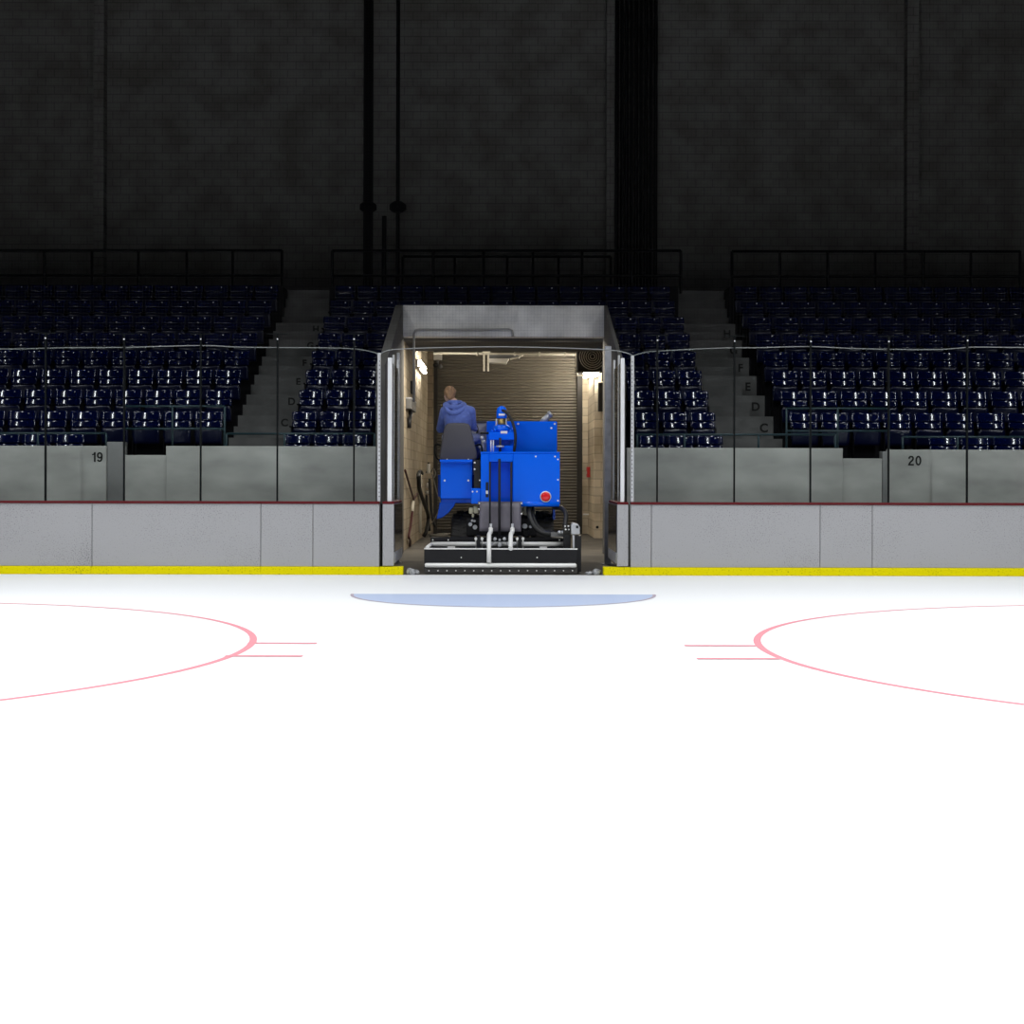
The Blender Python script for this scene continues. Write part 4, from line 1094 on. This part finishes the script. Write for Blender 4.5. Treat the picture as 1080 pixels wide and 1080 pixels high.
chain(bodyM, [(shL, .055), (chest + Vector((0, 0, .06)), .10), (shR, .055)])


def hand(mb, w, knuckle_dir, thumb_side):
    """Hand closed round the wheel rim: palm, four bent fingers and a thumb."""
    f = knuckle_dir.normalized(); up = Vector((0, 0, 1)); side = f.cross(up).normalized() * thumb_side
    palm = w + f * .055
    cap(mb, w, w + f * .03, .026, .030, 10)
    for i, L in enumerate((.9, 1.0, .95, .78)):
        o_ = side * (.027 - .018 * i)
        k = w + f * .085 + o_ + up * .008
        cap(mb, w + f * .025 + o_ * .7, k, .014, .0115, 8)
        k2 = k + f * .030 * L - up * .016; k3 = k2 - up * .024 * L - f * .004; k4 = k3 - f * .022 * L - up * .002
        chain(mb, [(k, .0098), (k2, .009), (k3, .0085), (k4, .0075)], 8)
    t1 = w + f * .03 + side * .030; t2 = t1 + side * .018 + f * .028 - up * .012; t3 = t2 + f * .026 - side * .014 - up * .012
    chain(mb, [(t1, .013), (t2, .0115), (t3, .0095)], 8)


for sh, el, wr, sd in ((shL, elL, wrL, 1), (shR, elR, wrR, -1)):
    chain(bodyM, [(sh, .05), (el, .042), (wr, .028)])
    hand(bodyM, wr, Vector((wr.x - el.x, wr.y - el.y, 0)) if True else None, sd)
for kn, an, sx in ((kneeL, ankL, -1), (kneeR, ankR, 1)):
    chain(bodyM, [(hip + Vector((sx * .09, .04, -.02)), .075), (kn, .055), (an, .04), (an + Vector((0, .10, -.06)), .03)])
fleshed(bodyM, 'body', M['skin'], P, .006, 3)
# eyes and lips
for s_ in (-1, 1):
    ey = MB().ball(hd(s_ * .031, .0825, .002), .0105, n=12).build('eye', M['white_metal'], P)
    MB().ball(hd(s_ * .031, .0912, .002), .0045, n=8).build('iris', M['shoe'], ey)
    cap(MB(), hd(s_ * .020, .0905, .012), hd(s_ * .044, .082, .011), .0055, .0045, 8).build('eyebrow', M['hair'], P)
cap(MB(), hd(-.019, .0925, -.067), hd(.019, .0925, -.067), .0055, .0055, 8).build('lips', M['lip'], P)
# hair
hm = MB()
hm.ball(headc + hrot @ Vector((0, -.018, .034)), .094, .108, .106, 20, hrot)
hm.ball(hd(0, -.052, -.02), .076, .060, .072, 14, hrot)
for i in range(26):
    a = random.uniform(0, 2 * PI); e = random.uniform(.2, 1.3)
    d = Vector((math.cos(a) * math.cos(e), math.sin(a) * math.cos(e) - .15, math.sin(e)))
    c_ = Vector((0, -.016, .034)) + Vector((d.x * .088, d.y * .100, d.z * .098))
    cap(hm, headc + hrot @ c_, headc + hrot @ (c_ + Vector((d.x * .008 + .006, d.y * .008, d.z * .010))), .016, .007, 7)
ho = fleshed(hm, 'hair', M['hair'], P, .007, 2)
# sweatshirt with hood
sm_ = MB()
chain(sm_, [(hip + Vector((0, .0, .02)), .165), (hip + Vector((0, .0, .16)), .165), (chest + Vector((0, 0, -.04)), .165), (chest + Vector((0, .0, .06)), .14)], 18)
for sx in (-1, 1):
    chain(sm_, [(hip + Vector((sx * .06, 0, .02)), .14), (chest + Vector((sx * .075, 0, -.02)), .145), (Vector((PX + sx * .14, YB + .02, 2.455)), .088)], 16)
chain(sm_, [(shL, .086), (chest + Vector((0, -.01, .075)), .105), (shR, .086)], 16)
chain(sm_, [(shL, .085), (neck0 - Vector((.0, 0, .055)), .088), (shR, .085)], 16)
for sh, el, wr in ((shL, elL, wrL), (shR, elR, wrR)):
    mid = sh.lerp(el, .5); m2 = el.lerp(wr, .55)
    chain(sm_, [(sh, .086), (mid, .076), (el, .066), (m2, .052), (wr - (wr - el).normalized() * .02, .042)], 14)
    cap(sm_, wr - (wr - el).normalized() * .035, wr - (wr - el).normalized() * .015, .046, .043, 14)   # cuff
    for q, t in ((.72, .078), (.86, .076), (.97, .074)):  # folds at the elbow
        c_ = sh.lerp(el, q); sm_.ball(c_, t * .98, t * .92, t * .5, 10)
fleshed(sm_, 'sweatshirt', M['hoodie'], P, .008, 3)
hd_ = MB(); sm_s = MB()
def hood_pt(t, drop, xr, yr):
    a = PI + PI * t                                 # round the back from side to side
    return neck0 + Vector((math.cos(a) * xr, math.sin(a) * yr + .01, .035 - drop * (math.sin(PI * t) ** 1.2)))


for drop, xr, yr, rr in ((.005, .100, .085, .034), (.075, .140, .135, .036), (.150, .165, .165, .036)):
    chain(hd_, [(hood_pt(t / 12, drop, xr, yr) - Vector((0, 0, drop * .25)), rr * (.7 + .3 * math.sin(PI * t / 12))) for t in range(13)], 10)
chain(hd_, [(neck0 + Vector((math.cos(PI * t / 10) * .100, .01 + math.sin(PI * t / 10) * .075, .030 - .055 * math.sin(PI * t / 10))), .026) for t in range(11)], 10)
for s_ in (-1, 1): cap(sm_s, neck0 + Vector((s_ * .03, .085, -.04)), neck0 + Vector((s_ * .035, .155, -.17)), .005, .005, 8)
sm_s.build('drawstring', M['white_box'], P)
cap(hd_, neck0 + Vector((0, -.085, -.03)), neck0 + Vector((0, -.135, -.15)), .055, .035, 12)
fleshed(hd_, 'hood', M['hoodie'], P, .007, 1)
jm = MB()
chain(jm, [(hip + Vector((-.10, 0, -.01)), .125), (hip + Vector((.10, 0, -.01)), .125)], 16)
for kn, an, sx in ((kneeL, ankL, -1), (kneeR, ankR, 1)):
    hp = hip + Vector((sx * .10, .05, -.01)); midk = hp.lerp(kn, .5)
    chain(jm, [(hp, .105), (midk, .095), (kn, .078), (kn.lerp(an, .45), .068), (an + Vector((0, 0, .02)), .058)], 14)
    jm.ball(kn, .08, .07, .07, 12)
fleshed(jm, 'jeans', M['jeans'], P, .009, 3)
for an in (ankL, ankR):
    s1 = MB(); chain(s1, [(an + Vector((0, -.04, -.055)), .045), (an + Vector((0, .10, -.06)), .044), (an + Vector((0, .18, -.068)), .034)], 12)
    s1.ball(an + Vector((0, 0, -.02)), .05, .06, .05, 10)
    fleshed(s1, 'shoe', M['shoe'], P, .008, 2)

# ------------------------------------------------------------------ light
w = bpy.data.worlds.new('world'); S.world = w; w.use_nodes = True
w.node_tree.nodes['Background'].inputs[0].default_value = (0, 0, 0, 1); w.node_tree.nodes['Background'].inputs[1].default_value = 0


def lamp(name, loc, sx, sy, power, col, spread):
    l = bpy.data.lights.new(name, 'AREA'); l.shape = 'RECTANGLE'; l.size = sx; l.size_y = sy; l.energy = power; l.color = col; l.spread = math.radians(spread)
    o = bpy.data.objects.new(name, l); COL.objects.link(o); o.location = loc
    return o


for x in (-10.5, -3.5, 3.5, 10.5):
    lamp('rink_lamp', (x, 10.5, 11.5), .6, 27, 400, (.97, .985, 1), 95)
for x in (-7, 7):
    lamp('rink_lamp', (x, 7, 9), .2, 21, 1620, (.97, .985, 1), 170)
for x in (-1.0, 1.1):
    lamp('bay_fill', (x, 29.0, 4.13), .8, .2, 85, (1, .92, .78), 170)  # unseen fill lights added behind the beam to brighten the bay
S.view_settings.view_transform = 'Standard'; S.view_settings.look = 'None'; S.view_settings.gamma = 1; S.view_settings.exposure = 0
S.view_settings.use_curve_mapping = False
S.cycles.use_denoising = True
S.cycles.sample_clamp_indirect = 6
S.cycles.max_bounces = 8
S.cycles.transparent_max_bounces = 24
